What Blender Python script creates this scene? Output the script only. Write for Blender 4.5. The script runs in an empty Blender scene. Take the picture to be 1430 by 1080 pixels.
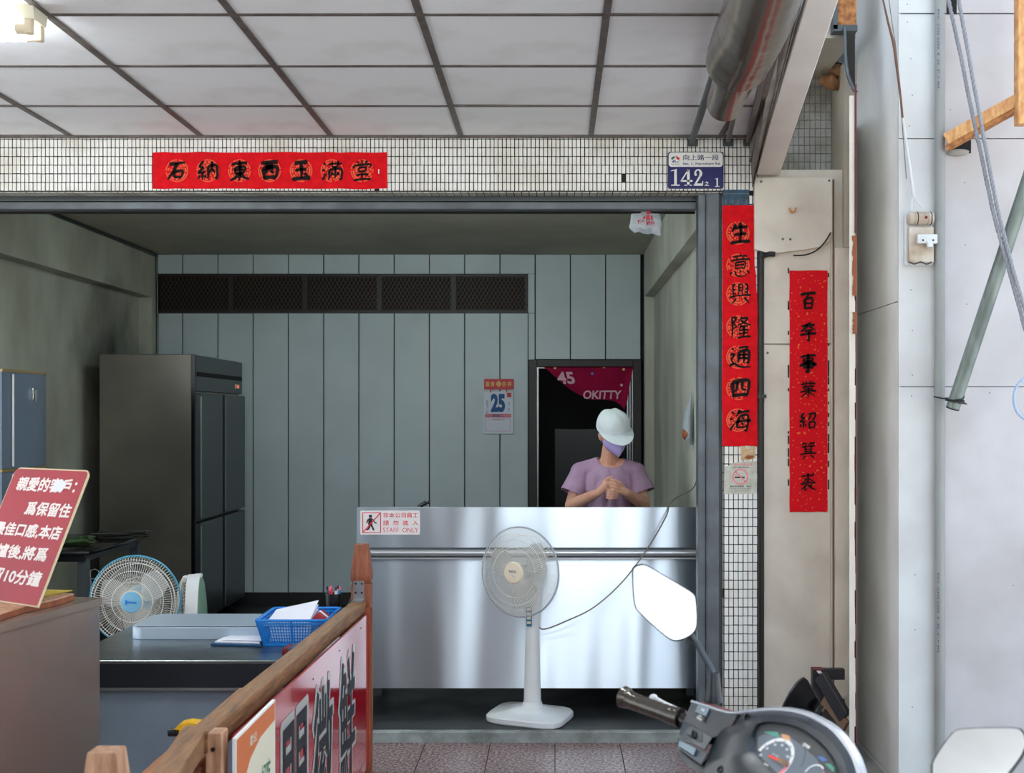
import bpy, bmesh, math, random
from mathutils import Vector, Matrix
R_ = random.Random(7)
V = Vector
SC = bpy.context.scene
COL = SC.collection
PI = math.pi
# ------------------------------------------------------------------ camera
FPX, CX, CY, CZ = 1755.0, 775.0, 580.0, 1.52
cam = bpy.data.cameras.new('camera')
cam.sensor_width = 36.0
cam.lens = FPX / 1430 * 36
cam.shift_x = -(CX - 715) / 1430
cam.shift_y = (CY - 540) / 1430
cam.clip_start = 0.05
cam.dof.use_dof = True
cam.dof.focus_distance = 6.3
cam.dof.aperture_fstop = 9
co = bpy.data.objects.new('camera', cam)
co.location = (0, 0, CZ)
co.rotation_euler = (PI / 2, 0, 0)
COL.objects.link(co)
SC.camera = co
# ------------------------------------------------------------------ world, sun, exposure
w = bpy.data.worlds.new('sky')
SC.world = w
w.use_nodes = True
nt = w.node_tree
bg = nt.nodes['Background']
tc = nt.nodes.new('ShaderNodeTexCoord')
sp = nt.nodes.new('ShaderNodeSeparateXYZ')
rp = nt.nodes.new('ShaderNodeValToRGB')
nt.links.new(tc.outputs['Generated'], sp.inputs[0])
nt.links.new(sp.outputs['Z'], rp.inputs[0])
rp.color_ramp.elements[0].position = 0.0
rp.color_ramp.elements[0].color = (0.86, 0.93, 1.0, 1)
rp.color_ramp.elements[1].position = 0.9
rp.color_ramp.elements[1].color = (0.55, 0.74, 1.0, 1)
nt.links.new(rp.outputs[0], bg.inputs[0])
bg.inputs[1].default_value = 1.7
sun = bpy.data.lights.new('sun', 'SUN')
sun.energy = 24.0
sun.angle = 0.03
sun.color = (1.0, 0.95, 0.88)
so = bpy.data.objects.new('sun', sun)
so.rotation_euler = V((-0.25, 0.62, 0.95)).to_track_quat('Z', 'Y').to_euler()
COL.objects.link(so)
SC.view_settings.view_transform = 'Standard'
SC.view_settings.look = 'None'
SC.view_settings.gamma = 1
SC.view_settings.exposure = 0.3
SC.view_settings.use_curve_mapping = False
SC.cycles.max_bounces = 8
SC.cycles.diffuse_bounces = 5
SC.cycles.sample_clamp_indirect = 6


def P(px, py, Y):
    """the 3-D point seen at a photograph pixel, at depth Y"""
    return V(((px - CX) * Y / FPX, Y, CZ + (CY - py) * Y / FPX))


# ------------------------------------------------------------------ materials
def lin(c):
    return tuple(((x / 255) / 12.92 if x / 255 <= 0.04045 else ((x / 255 + 0.055) / 1.055) ** 2.4) for x in c)


def mat(name, col, rough=0.6, metal=0.0, col2=None, nscale=6, nstretch=(1, 1, 1), bump=0, bscale=30, bstretch=(1, 1, 1),
        emis=None, estr=0, alpha=1, trans=0, aniso=0, arot=0, coat=0, nlo=0.35, nhi=0.65, ndetail=6, rvar=0, bdist=0.01, spec=0.5, bdet=3):
    m = bpy.data.materials.new(name)
    m.use_nodes = True
    n = m.node_tree.nodes
    l = m.node_tree.links
    b = n['Principled BSDF']
    c = lin(col) if max(col) > 1.001 else col
    b.inputs['Base Color'].default_value = (*c, 1)
    b.inputs['Roughness'].default_value = rough
    b.inputs['Metallic'].default_value = metal
    b.inputs['Alpha'].default_value = alpha
    b.inputs['Transmission Weight'].default_value = trans
    b.inputs['Anisotropic'].default_value = aniso
    b.inputs['Anisotropic Rotation'].default_value = arot
    b.inputs['Coat Weight'].default_value = coat
    b.inputs['Specular IOR Level'].default_value = spec
    if emis:
        b.inputs['Emission Color'].default_value = (*emis, 1)
        b.inputs['Emission Strength'].default_value = estr
    if aniso:
        tg = n.new('ShaderNodeTangent')
        tg.direction_type = 'UV_MAP'
        tg.uv_map = 'UVMap'
        l.new(tg.outputs[0], b.inputs['Tangent'])
    if col2 or bump or rvar:
        t = n.new('ShaderNodeTexCoord')

        def noise(scale, st, det):
            mp = n.new('ShaderNodeMapping')
            mp.inputs['Scale'].default_value = st
            l.new(t.outputs['Object'], mp.inputs[0])
            nz = n.new('ShaderNodeTexNoise')
            nz.inputs['Scale'].default_value = scale
            nz.inputs['Detail'].default_value = det
            l.new(mp.outputs[0], nz.inputs['Vector'])
            return nz
        if col2:
            nz = noise(nscale, nstretch, ndetail)
            r = n.new('ShaderNodeValToRGB')
            r.color_ramp.elements[0].position = nlo
            r.color_ramp.elements[1].position = nhi
            c2 = lin(col2) if max(col2) > 1.001 else col2
            r.color_ramp.elements[0].color = (*c2, 1)
            r.color_ramp.elements[1].color = (*c, 1)
            l.new(nz.outputs['Fac'], r.inputs[0])
            l.new(r.outputs[0], b.inputs['Base Color'])
            if rvar:
                mr = n.new('ShaderNodeMapRange')
                mr.inputs['To Min'].default_value = rough + rvar
                mr.inputs['To Max'].default_value = rough
                l.new(nz.outputs['Fac'], mr.inputs[0])
                l.new(mr.outputs[0], b.inputs['Roughness'])
        if bump:
            nz = noise(bscale, bstretch, bdet)
            bp = n.new('ShaderNodeBump')
            bp.inputs['Strength'].default_value = bump
            bp.inputs['Distance'].default_value = bdist
            l.new(nz.outputs['Fac'], bp.inputs['Height'])
            l.new(bp.outputs[0], b.inputs['Normal'])
    return m


def wood(name, c1, c2, st=(1, 1, 1), scale=14, rough=0.55):
    return mat(name, c1, rough, col2=c2, nscale=scale, nstretch=st, bump=0.25, bscale=scale * 2, bstretch=st, nlo=0.3, nhi=0.7)


M = dict(
    mortar=mat('dark_mortar', (22, 19, 18), 0.9, col2=(44, 38, 34), nscale=14),
    mosaic=mat('glazed_cream_mosaic', (240, 240, 235), 0.35, col2=(218, 214, 202), nscale=5, nlo=0.3, nhi=0.55),
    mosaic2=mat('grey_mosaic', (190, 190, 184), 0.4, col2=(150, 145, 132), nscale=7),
    terr=mat('terrazzo', (160, 142, 138), 0.34, col2=(94, 58, 60), nscale=75, nlo=0.46, nhi=0.56, ndetail=3, bump=0.06, bscale=90),
    grout=mat('grout', (52, 42, 42), 0.9),
    concrete=mat('worn_concrete', (150, 156, 152), 0.75, col2=(108, 112, 108), nscale=9, bump=0.3, bscale=40),
    concf=mat('pale_concrete', (176, 172, 166), 0.8, col2=(148, 144, 138), nscale=4, bump=0.2),
    infloor=mat('dark_wet_floor', (36, 38, 38), 0.35, col2=(20, 21, 22), nscale=5, rvar=0.3),
    road=mat('sunlit_road', (170, 168, 160), 0.9, col2=(140, 138, 132), nscale=0.6),
    cpanel=mat('white_ceiling_board', (232, 234, 235), 0.7, col2=(214, 214, 212), nscale=3, bump=0.05, bscale=60, nlo=0.25, nhi=0.5),
    cbar=mat('brown_grey_grid_bar', (104, 96, 92), 0.55, col2=(80, 72, 66), nscale=20),
    inceil=mat('dim_cream_ceiling', (188, 186, 168), 0.7, col2=(170, 168, 152), nscale=2),
    bpanel=mat('pale_green_grey_board', (184, 196, 200), 0.42, col2=(174, 185, 188), nscale=2),
    black=mat('black_gap', (10, 10, 10), 0.8),
    bbase=mat('black_skirting', (18, 18, 18), 0.5),
    dkmetal=mat('grey_painted_metal', (106, 114, 118), 0.45, metal=0.3, col2=(88, 94, 98), nscale=8),
    dkmetal2=mat('dark_grey_painted_metal', (78, 84, 86), 0.5, metal=0.3),
    dbrown=mat('dark_brown_frame', (30, 22, 20), 0.5),
    mesh=mat('brown_lattice', (70, 50, 38), 0.5, metal=0.3),
    alu=mat('aluminium', (170, 174, 176), 0.3, metal=0.9),
    steel=mat('brushed_steel', (216, 227, 235), 0.30, metal=1, bump=1.0, bscale=1.0, bstretch=(2.6, 1, 0.4), bdist=0.038, aniso=0.95, arot=0.25, bdet=1.0),
    steel2=mat('table_steel', (150, 156, 158), 0.28, metal=1, bump=0.3, bscale=3, bdist=0.02, col2=(128, 134, 134), nscale=6),
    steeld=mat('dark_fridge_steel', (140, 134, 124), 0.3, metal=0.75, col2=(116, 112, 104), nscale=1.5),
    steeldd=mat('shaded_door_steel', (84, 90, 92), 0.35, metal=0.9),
    cart=mat('brown_tinted_steel', (164, 152, 140), 0.18, metal=0.5, bump=0.6, bscale=2.5, bdist=0.03),
    chrome=mat('chrome', (220, 222, 224), 0.08, metal=1),
    mirror=mat('mirror_glass', (235, 238, 240), 0.02, metal=1),
    cordb=mat('grey_cord', (120, 112, 104), 0.5),
    red=mat('red_paper', (224, 8, 24), 0.75, col2=(205, 4, 20), nscale=30, spec=0.2),
    ink=mat('black_ink', (22, 12, 12), 0.7, spec=0.2),
    medal=mat('orange_medallion', (240, 100, 70), 0.7, spec=0.2),
    gold=mat('gold_print', (214, 170, 90), 0.5),
    white=mat('white_print', (232, 232, 228), 0.5),
    navy=mat('navy_enamel', (14, 18, 92), 0.35),
    navytx=mat('navy_print', (30, 40, 100), 0.5),
    plastw=mat('white_plastic', (222, 224, 226), 0.35, col2=(212, 212, 208), nscale=4),
    plastc=mat('cream_plastic', (226, 212, 186), 0.35),
    fblade=mat('clear_grey_blade', (196, 196, 190), 0.25, alpha=0.45),
    wire=mat('white_wire', (224, 222, 212), 0.4),
    rimg=mat('grey_blue_rim', (160, 168, 180), 0.4),
    teal=mat('teal_panel', (10, 110, 140), 0.4),
    blue=mat('blue_plastic', (16, 128, 212), 0.35),
    fblue=mat('pale_blue_plastic', (120, 178, 208), 0.3),
    rimb=mat('blue_rim', (50, 140, 168), 0.4),
    shirt=mat('mauve_shirt', (176, 146, 172), 0.9, col2=(164, 134, 160), nscale=14, bump=0.35, bscale=9, bstretch=(2, 2, 0.6), bdist=0.02, spec=0.1),
    skin=mat('skin', (220, 168, 144), 0.55, col2=(212, 154, 130), nscale=18),
    hair=mat('dark_hair', (28, 22, 20), 0.6),
    cap=mat('white_cap_cloth', (222, 230, 232), 0.9, bump=0.5, bscale=16, bdist=0.02, spec=0.1),
    mask=mat('lavender_mask', (194, 178, 236), 0.8, spec=0.1),
    trous=mat('dark_trousers', (40, 42, 52), 0.9),
    woodp=wood('reddish_post_wood', (150, 84, 52), (106, 56, 36), (6, 6, 0.5)),
    woodr=wood('rail_wood', (150, 108, 70), (98, 68, 46), (5, 0.5, 5)),
    woodc=wood('pale_weathered_wood', (190, 148, 116), (140, 96, 70), (5, 5, 1)),
    redsign=mat('red_gloss_sign', (176, 8, 34), 0.12, coat=0.6),
    signo=mat('orange_board', (204, 112, 62), 0.4),
    signc=mat('cream_board', (222, 216, 192), 0.4),
    signg=mat('green_print', (20, 110, 80), 0.5),
    silver=mat('silver_outline', (196, 196, 190), 0.35, metal=0.4),
    redb=mat('faded_red_board', (172, 34, 44), 0.45, col2=(150, 26, 38), nscale=3),
    tx=mat('warm_white_print', (240, 228, 222), 0.5),
    edge=mat('cream_board_edge', (214, 196, 160), 0.6),
    darkp=mat('black_plastic', (16, 17, 18), 0.35),
    glossb=mat('glossy_black_plastic', (12, 13, 14), 0.16),
    scoot=mat('charcoal_scooter_plastic', (32, 39, 46), 0.34, col2=(27, 33, 39), nscale=30, bump=0.08, bscale=300, bdist=0.002),
    scootm=mat('grey_scooter_plastic', (50, 58, 66), 0.36),
    scred=mat('dull_red_cowl', (120, 56, 60), 0.3),
    rimsil=mat('silver_rim', (196, 200, 208), 0.25, metal=0.7),
    grip=mat('glossy_rubber_grip', (92, 88, 82), 0.12, metal=0.75, bump=0.4, bscale=60, bstretch=(1, 1, 1), bdist=0.002),
    rubber=mat('tyre_rubber', (20, 20, 20), 0.8),
    paintw=mat('cream_painted_board', (224, 216, 202), 0.6, col2=(208, 198, 184), nscale=5, nlo=0.3, nhi=0.6),
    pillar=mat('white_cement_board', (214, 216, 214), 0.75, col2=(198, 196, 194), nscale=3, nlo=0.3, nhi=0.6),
    pillar_bright=mat('white_cement_board_lightened', (238, 238, 234), 0.75, col2=(222, 220, 216), nscale=3, nlo=0.3, nhi=0.6),  # side boards coloured lighter to stand in for missing light
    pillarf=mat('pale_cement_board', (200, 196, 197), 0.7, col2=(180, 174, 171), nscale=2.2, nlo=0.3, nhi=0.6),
    rust=mat('rusty_orange_steel', (196, 136, 80), 0.8, col2=(140, 84, 48), nscale=40, bump=0.5, bscale=60),
    rustp=mat('peeling_rust_paint', (226, 176, 116), 0.7, col2=(196, 134, 84), nscale=22, nstretch=(3, 1, 1)),
    brownp=mat('exposed_brown_board', (150, 84, 48), 0.85),
    pvc=mat('grey_pvc', (150, 152, 148), 0.4, col2=(140, 142, 140), nscale=4),
    galv=mat('galvanised_pipe', (132, 142, 136), 0.42, metal=0.5, col2=(96, 104, 100), nscale=12, nstretch=(1, 1, 0.4)),
    rope=mat('grey_rope', (150, 152, 158), 0.85, bump=0.4, bscale=200),
    ropeb=mat('pale_blue_rope', (176, 192, 216), 0.85),
    porc=mat('stained_porcelain', (206, 196, 182), 0.35, col2=(170, 148, 124), nscale=14),
    soffit=mat('beige_soffit', (196, 188, 172), 0.8, col2=(176, 166, 148), nscale=3),
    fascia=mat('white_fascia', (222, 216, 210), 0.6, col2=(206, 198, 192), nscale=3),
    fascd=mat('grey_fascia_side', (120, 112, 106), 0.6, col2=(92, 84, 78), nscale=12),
    strut=mat('brown_grey_strut', (86, 78, 74), 0.5),
    flue=mat('smoky_plastic_flue', (98, 88, 78), 0.2, metal=0.12, col2=(76, 66, 58), nscale=2.5, bump=0.5, bscale=3, bdist=0.02),
    clothb=mat('brown_cloth', (170, 122, 78), 0.9, col2=(110, 76, 52), nscale=14),
    dkgrey=mat('dark_brown_grey', (46, 42, 38), 0.9),  # plain dark brown-grey for assorted small dark parts
    bag=mat('grey_plastic_bag', (176, 186, 192), 0.35, bump=0.8, bscale=22, bdist=0.02),
    bagred=mat('bag_red_print', (190, 20, 50), 0.5),
    calw=mat('calendar_paper', (206, 210, 222), 0.7),
    calb=mat('calendar_blue', (0, 74, 130), 0.6),
    calr=mat('calendar_red', (186, 12, 30), 0.5),
    calp=mat('calendar_pink', (196, 116, 126), 0.6),
    paper=mat('white_paper', (232, 232, 240), 0.7),
    navyb=mat('navy_clipboard', (30, 72, 108), 0.4),
    fridge=mat('blue_grey_fridge_door', (104, 118, 134), 0.35, metal=0.35),
    fridgeg=mat('gold_trim', (170, 146, 100), 0.35, metal=0.6),
    green=mat('green_stalks', (70, 100, 52), 0.6, col2=(40, 62, 34), nscale=30),
    dgreen=mat('dark_stalks', (46, 48, 42), 0.5),
    yel=mat('yellow_plastic', (236, 184, 20), 0.35),
    card=mat('brown_cardboard', (172, 112, 76), 0.8, col2=(156, 100, 66), nscale=6),
    curtain=mat('crimson_banner', (150, 18, 60), 0.8, col2=(128, 12, 50), nscale=5, spec=0.1),
    curtx=mat('pale_banner_print', (214, 170, 190), 0.8),
    boardg=mat('brown_board', (132, 104, 84), 0.6),
    blkst=mat('black_steel_tube', (38, 38, 44), 0.45),
    maroon=mat('maroon_cap', (96, 10, 24), 0.5),
    tube=mat('lit_tube', (255, 255, 255), 0.5, emis=(0.9, 0.95, 1.0), estr=45),
    fixt=mat('cream_fixture', (222, 218, 196), 0.45),
    pinkst=mat('faded_pink_print', (236, 130, 140), 0.6),
    sticker=mat('off_white_sticker', (226, 220, 218), 0.5),
    stickg=mat('grimy_sticker', (206, 206, 194), 0.6, col2=(186, 184, 168), nscale=30),
    redpr=mat('red_print', (216, 30, 60), 0.5),
    blackpr=mat('black_print', (20, 22, 30), 0.6),
    oldblue=mat('old_blue_plate', (22, 84, 116), 0.5, col2=(40, 52, 58), nscale=40),
    tancard=mat('tan_label', (212, 184, 142), 0.7, col2=(190, 158, 120), nscale=60),
    glassd=mat('meter_dark_face', (26, 25, 27), 0.4, spec=0.2),
    meterg=mat('meter_grey_face', (78, 92, 104), 0.3),
    grn2=mat('meter_green', (10, 150, 120), 0.4),
    org2=mat('meter_orange', (220, 150, 80), 0.4),
    blu2=mat('meter_blue', (10, 90, 170), 0.4),
    rd2=mat('meter_red', (240, 70, 50), 0.4),
    pk2=mat('meter_pink', (232, 110, 130), 0.4),
    lens=mat('clear_lens', (255, 255, 255), 0.02, alpha=0.05),
    wirebrown=mat('brown_wire', (110, 76, 62), 0.6),
    bluecup=mat('blue_grey_steel', (120, 134, 144), 0.4, metal=0.8),
)
M['woodk'] = wood('orange_brown_plank', (176, 112, 72), (128, 82, 54), (5, 0.6, 5))
# left plaster wall: smoke stain of its own shape near the fridge


def plaster(name, c1, c2, stain=None):
    m = mat(name, c1, 0.75, col2=c2, nscale=2.2, nstretch=(1, 1, 0.6), nlo=0.35, nhi=0.65, bump=0.15, bscale=10)
    if stain:
        n = m.node_tree.nodes
        l = m.node_tree.links
        b = n['Principled BSDF']
        src = b.inputs['Base Color'].links[0].from_socket
        g = n.new('ShaderNodeNewGeometry')
        mix = n.new('ShaderNodeMix')
        mix.data_type = 'RGBA'
        l.new(src, mix.inputs[6])
        mix.inputs[7].default_value = (*lin((40, 38, 34)), 1)
        vm = n.new('ShaderNodeVectorMath')
        vm.operation = 'SUBTRACT'
        vm.inputs[1].default_value = stain[0]
        l.new(g.outputs['Position'], vm.inputs[0])
        v2 = n.new('ShaderNodeVectorMath')
        v2.operation = 'MULTIPLY'
        v2.inputs[1].default_value = stain[1]
        l.new(vm.outputs[0], v2.inputs[0])
        nz = n.new('ShaderNodeTexNoise')
        nz.inputs['Scale'].default_value = 4
        l.new(g.outputs['Position'], nz.inputs['Vector'])
        ln = n.new('ShaderNodeVectorMath')
        ln.operation = 'LENGTH'
        l.new(v2.outputs[0], ln.inputs[0])
        ad = n.new('ShaderNodeMath')
        ad.operation = 'ADD'
        l.new(ln.outputs['Value'], ad.inputs[0])
        l.new(nz.outputs['Fac'], ad.inputs[1])
        mr = n.new('ShaderNodeMapRange')
        mr.inputs['From Min'].default_value = 0.5
        mr.inputs['From Max'].default_value = 1.5
        mr.inputs['To Min'].default_value = 0.92
        mr.inputs['To Max'].default_value = 0.0
        l.new(ad.outputs[0], mr.inputs[0])
        l.new(mr.outputs[0], mix.inputs[0])
        l.new(mix.outputs[2], b.inputs['Base Color'])
    return m


M['plasL'] = plaster('smoke_stained_plaster', (176, 178, 164), (146, 146, 132), ((-3.19, 9.0, 1.95), (1, 1.3, 1.9)))
M['plasR'] = plaster('streaky_plaster', (196, 198, 186), (166, 166, 152))


# ------------------------------------------------------------------ mesh helpers
class MB:
    def __init__(s):
        s.bm = bmesh.new()

    def box(s, x0, x1, y0, y1, z0, z1, bev=0, seg=1, Mx=None):
        m = Matrix.Translation(((x0 + x1) / 2, (y0 + y1) / 2, (z0 + z1) / 2)) @ Matrix.Diagonal((abs(x1 - x0), abs(y1 - y0), abs(z1 - z0), 1))
        if Mx is not None:
            m = Mx @ m
        r = bmesh.ops.create_cube(s.bm, size=1, matrix=m)
        if bev:
            vs = set(r['verts'])
            es = [e for e in s.bm.edges if e.verts[0] in vs and e.verts[1] in vs]
            bmesh.ops.bevel(s.bm, geom=es, offset=bev, segments=seg, profile=0.5, affect='EDGES', clamp_overlap=True)
        return s

    def beam(s, a, b, wd, ht, up=V((0, 0, 1)), bev=0):
        """a box bar from a to b, wd across, ht along up"""
        a = V(a)
        b = V(b)
        d = (b - a)
        L = d.length
        d.normalize()
        x = d.cross(up).normalized()
        z = x.cross(d).normalized()
        m = Matrix((x, d, z)).transposed().to_4x4()
        m.translation = (a + b) / 2
        return s.box(-wd / 2, wd / 2, -L / 2, L / 2, -ht / 2, ht / 2, bev, 1, m)

    def cone(s, a, b, r0, r1=None, n=20, caps=True):
        r1 = r0 if r1 is None else r1
        return s.tube([a, b], [r0, r1], n, caps)

    def tube(s, pts, r, n=10, caps=True, closed=False):
        pts = [V(p) for p in pts]
        N = len(pts)
        rs = r if isinstance(r, (list, tuple)) else [r] * N
        rings = []
        prev = None
        for i, p in enumerate(pts):
            if closed:
                t = pts[(i + 1) % N] - pts[i - 1]
            else:
                t = pts[min(i + 1, N - 1)] - pts[max(i - 1, 0)]
            t.normalize()
            if prev is None:
                u = t.orthogonal().normalized()
            else:
                u = (prev - t * prev.dot(t))
                if u.length < 1e-6:
                    u = t.orthogonal()
                u.normalize()
            prev = u
            v = t.cross(u)
            rings.append([s.bm.verts.new(p + (u * math.cos(2 * PI * k / n) + v * math.sin(2 * PI * k / n)) * rs[i]) for k in range(n)])
        K = N if closed else N - 1
        for i in range(K):
            A, B = rings[i], rings[(i + 1) % N]
            for k in range(n):
                s.bm.faces.new((A[k], A[(k + 1) % n], B[(k + 1) % n], B[k]))
        if caps and not closed:
            s.bm.faces.new(rings[0][::-1])
            s.bm.faces.new(rings[-1])
        return s

    def loft(s, rings, cap0=True, cap1=True, closed=True):
        R = [[s.bm.verts.new(V(p)) for p in ring] for ring in rings]
        for A, B in zip(R, R[1:]):
            n = len(A)
            for k in range(n if closed else n - 1):
                s.bm.faces.new((A[k], A[(k + 1) % n], B[(k + 1) % n], B[k]))
        if cap0:
            s.bm.faces.new(R[0][::-1])
        if cap1:
            s.bm.faces.new(R[-1])
        return s

    def lathe(s, prof, c, ax=V((0, 0, 1)), n=32, cap=True):
        """prof: (radius, distance along ax)"""
        ax = V(ax).normalized()
        u = ax.orthogonal().normalized()
        v = ax.cross(u)
        c = V(c)
        rings = [[c + ax * h + (u * math.cos(2 * PI * k / n) + v * math.sin(2 * PI * k / n)) * max(r, 1e-4) for k in range(n)] for r, h in prof]
        return s.loft(rings, cap, cap)

    def prism(s, poly, ext, off=V((0, 0, 0))):
        """poly: 3-D points; extruded by the vector ext"""
        a = [V(p) + off for p in poly]
        b = [p + V(ext) for p in a]
        return s.loft([a, b])

    def ell(s, c, r, Mx=None, n=16):
        m = Matrix.Translation(V(c))
        if Mx is not None:
            m = m @ Mx.to_4x4()
        m = m @ Matrix.Diagonal((r[0], r[1], r[2], 1))
        bmesh.ops.create_uvsphere(s.bm, u_segments=n, v_segments=max(6, n * 3 // 4), radius=1, matrix=m)
        return s

    def cap_(s, a, b, r0, r1, n=14):
        s.tube([a, b], [r0, r1], n)
        s.ell(a, (r0,) * 3, n=n)
        s.ell(b, (r1,) * 3, n=n)
        return s


def finish(me, smooth=True, ang=35):
    if smooth:
        me.shade_smooth()
        me.set_sharp_from_angle(angle=math.radians(ang))


def wloc(p):
    v = V((0, 0, 0))
    while p is not None:
        v = v + p.location
        p = p.parent
    return v


def obj(name, mb, m, parent=None, label=None, smooth=True, kind=None, base=None):
    """one mesh object from world-space geometry"""
    bm = mb.bm if isinstance(mb, MB) else mb
    bmesh.ops.recalc_face_normals(bm, faces=bm.faces)
    off = wloc(parent) if parent is not None else V((0, 0, 0))
    if parent is None and base is not None:
        off = V(base)
    bm.transform(Matrix.Translation(-off))
    if m == 'steel':
        uvl = bm.loops.layers.uv.new('UVMap')
        for f in bm.faces:
            for lp in f.loops:
                lp[uvl].uv = (lp.vert.co.x + lp.vert.co.y * .01, lp.vert.co.z)
    me = bpy.data.meshes.new(name)
    bm.to_mesh(me)
    bm.free()
    mm = M[m] if isinstance(m, str) else m
    me.materials.append(mm)
    finish(me, smooth)
    o = bpy.data.objects.new(name, me)
    COL.objects.link(o)
    if parent is not None:
        o.parent = parent
    elif base is not None:
        o.location = base
    if label:
        o['label'] = label
    if kind:
        o['kind'] = kind
    return o


def obj_me(name, me, m, parent=None, label=None, kind=None):
    me = me.copy() if me.users else me
    me.name = name
    off = wloc(parent) if parent is not None else V((0, 0, 0))
    me.transform(Matrix.Translation(-off))
    me.materials.clear()
    me.materials.append(M[m] if isinstance(m, str) else m)
    o = bpy.data.objects.new(name, me)
    COL.objects.link(o)
    if parent is not None:
        o.parent = parent
    if label:
        o['label'] = label
    if kind:
        o['kind'] = kind
    return o


def thing(name, label, cat, loc, group=None):
    o = bpy.data.objects.new(name, None)
    o.empty_display_size = 0.05
    COL.objects.link(o)
    o.location = loc
    return tag(o, label, cat, group)


def tag(o, label, cat, group=None):
    o['label'] = label
    o['category'] = cat
    if group:
        o['group'] = group
    return o


def struct(name, mb, m, smooth=True, base=None):
    return obj(name, mb, m, kind='structure', smooth=smooth, base=base)


def share(name, src, loc, parent, kind=None):
    o = bpy.data.objects.new(name, src.data)
    COL.objects.link(o)
    o.parent = parent
    o.location = loc
    return o


def copy_tree(o, dloc=V((0, 0, 0)), parent=None):
    c = o.copy()
    COL.objects.link(c)
    c.parent = parent
    c.location = o.location + dloc
    for ch in list(o.children):
        copy_tree(ch, V((0, 0, 0)), c)
    return c


def text_mesh(body, off=0.0, res=3, align='CENTER', spacing=1.0):
    c = bpy.data.curves.new('text', 'FONT')
    c.body = body
    c.offset = off
    c.resolution_u = res
    c.align_x = align
    c.space_character = spacing
    t = bpy.data.objects.new('text', c)
    COL.objects.link(t)
    dg = bpy.context.evaluated_depsgraph_get()
    me = bpy.data.meshes.new_from_object(t.evaluated_get(dg))
    bpy.data.objects.remove(t)
    bpy.data.curves.remove(c)
    return me


def text(name, body, c, wd, ht, m, parent, xd=V((1, 0, 0)), yd=V((0, 0, 1)), off=0.01, label=None, spacing=1.0, shear=0, bold=0):
    """lettering fitted into a wd x ht box centred at c, in the plane of xd, yd"""
    me = text_mesh(body, off, spacing=spacing)
    if not me.vertices:
        return None
    xs = [v.co.x for v in me.vertices]
    ys = [v.co.y for v in me.vertices]
    x0, x1, y0, y1 = min(xs), max(xs), min(ys), max(ys)
    sx = wd / max(x1 - x0, 1e-6)
    sy = (ht / max(y1 - y0, 1e-6)) if ht else sx
    if not wd:
        sx = sy
    xd = V(xd).normalized()
    yd = V(yd).normalized()
    o = wloc(parent)
    for v in me.vertices:
        a = (v.co.x - (x0 + x1) / 2) * sx
        b = (v.co.y - (y0 + y1) / 2) * sy
        v.co = V(c) + xd * (a + b * shear) + yd * b - o
    if bold:
        bm = bmesh.new()
        for k in range(12):
            t2 = me.copy()
            a = 2 * PI * k / 12
            t2.transform(Matrix.Translation(xd * (bold * math.cos(a)) + yd * (bold * math.sin(a)) + xd.cross(yd) * (k * 1e-5)))
            bm.from_mesh(t2)
            bpy.data.meshes.remove(t2)
        bm.from_mesh(me)
        bm.to_mesh(me)
        bm.free()
    me.materials.clear()
    me.materials.append(M[m])
    ob = bpy.data.objects.new(name, me)
    COL.objects.link(ob)
    ob.parent = parent
    if label:
        ob['label'] = label
    return ob


def catmull(pts, k=6, closed=False):
    pts = [V(p) for p in pts]
    n = len(pts)
    out = []
    rng = range(n) if closed else range(n - 1)
    for i in rng:
        if closed:
            p0, p1, p2, p3 = pts[i - 1], pts[i], pts[(i + 1) % n], pts[(i + 2) % n]
        else:
            p0, p1, p2, p3 = pts[max(i - 1, 0)], pts[i], pts[i + 1], pts[min(i + 2, n - 1)]
        for j in range(k):
            t = j / k
            out.append(0.5 * ((2 * p1) + (p2 - p0) * t + (2 * p0 - 5 * p1 + 4 * p2 - p3) * t * t + (3 * p1 - p0 - 3 * p2 + p3) * t ** 3))
    if not closed:
        out.append(pts[-1])
    return out


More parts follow.
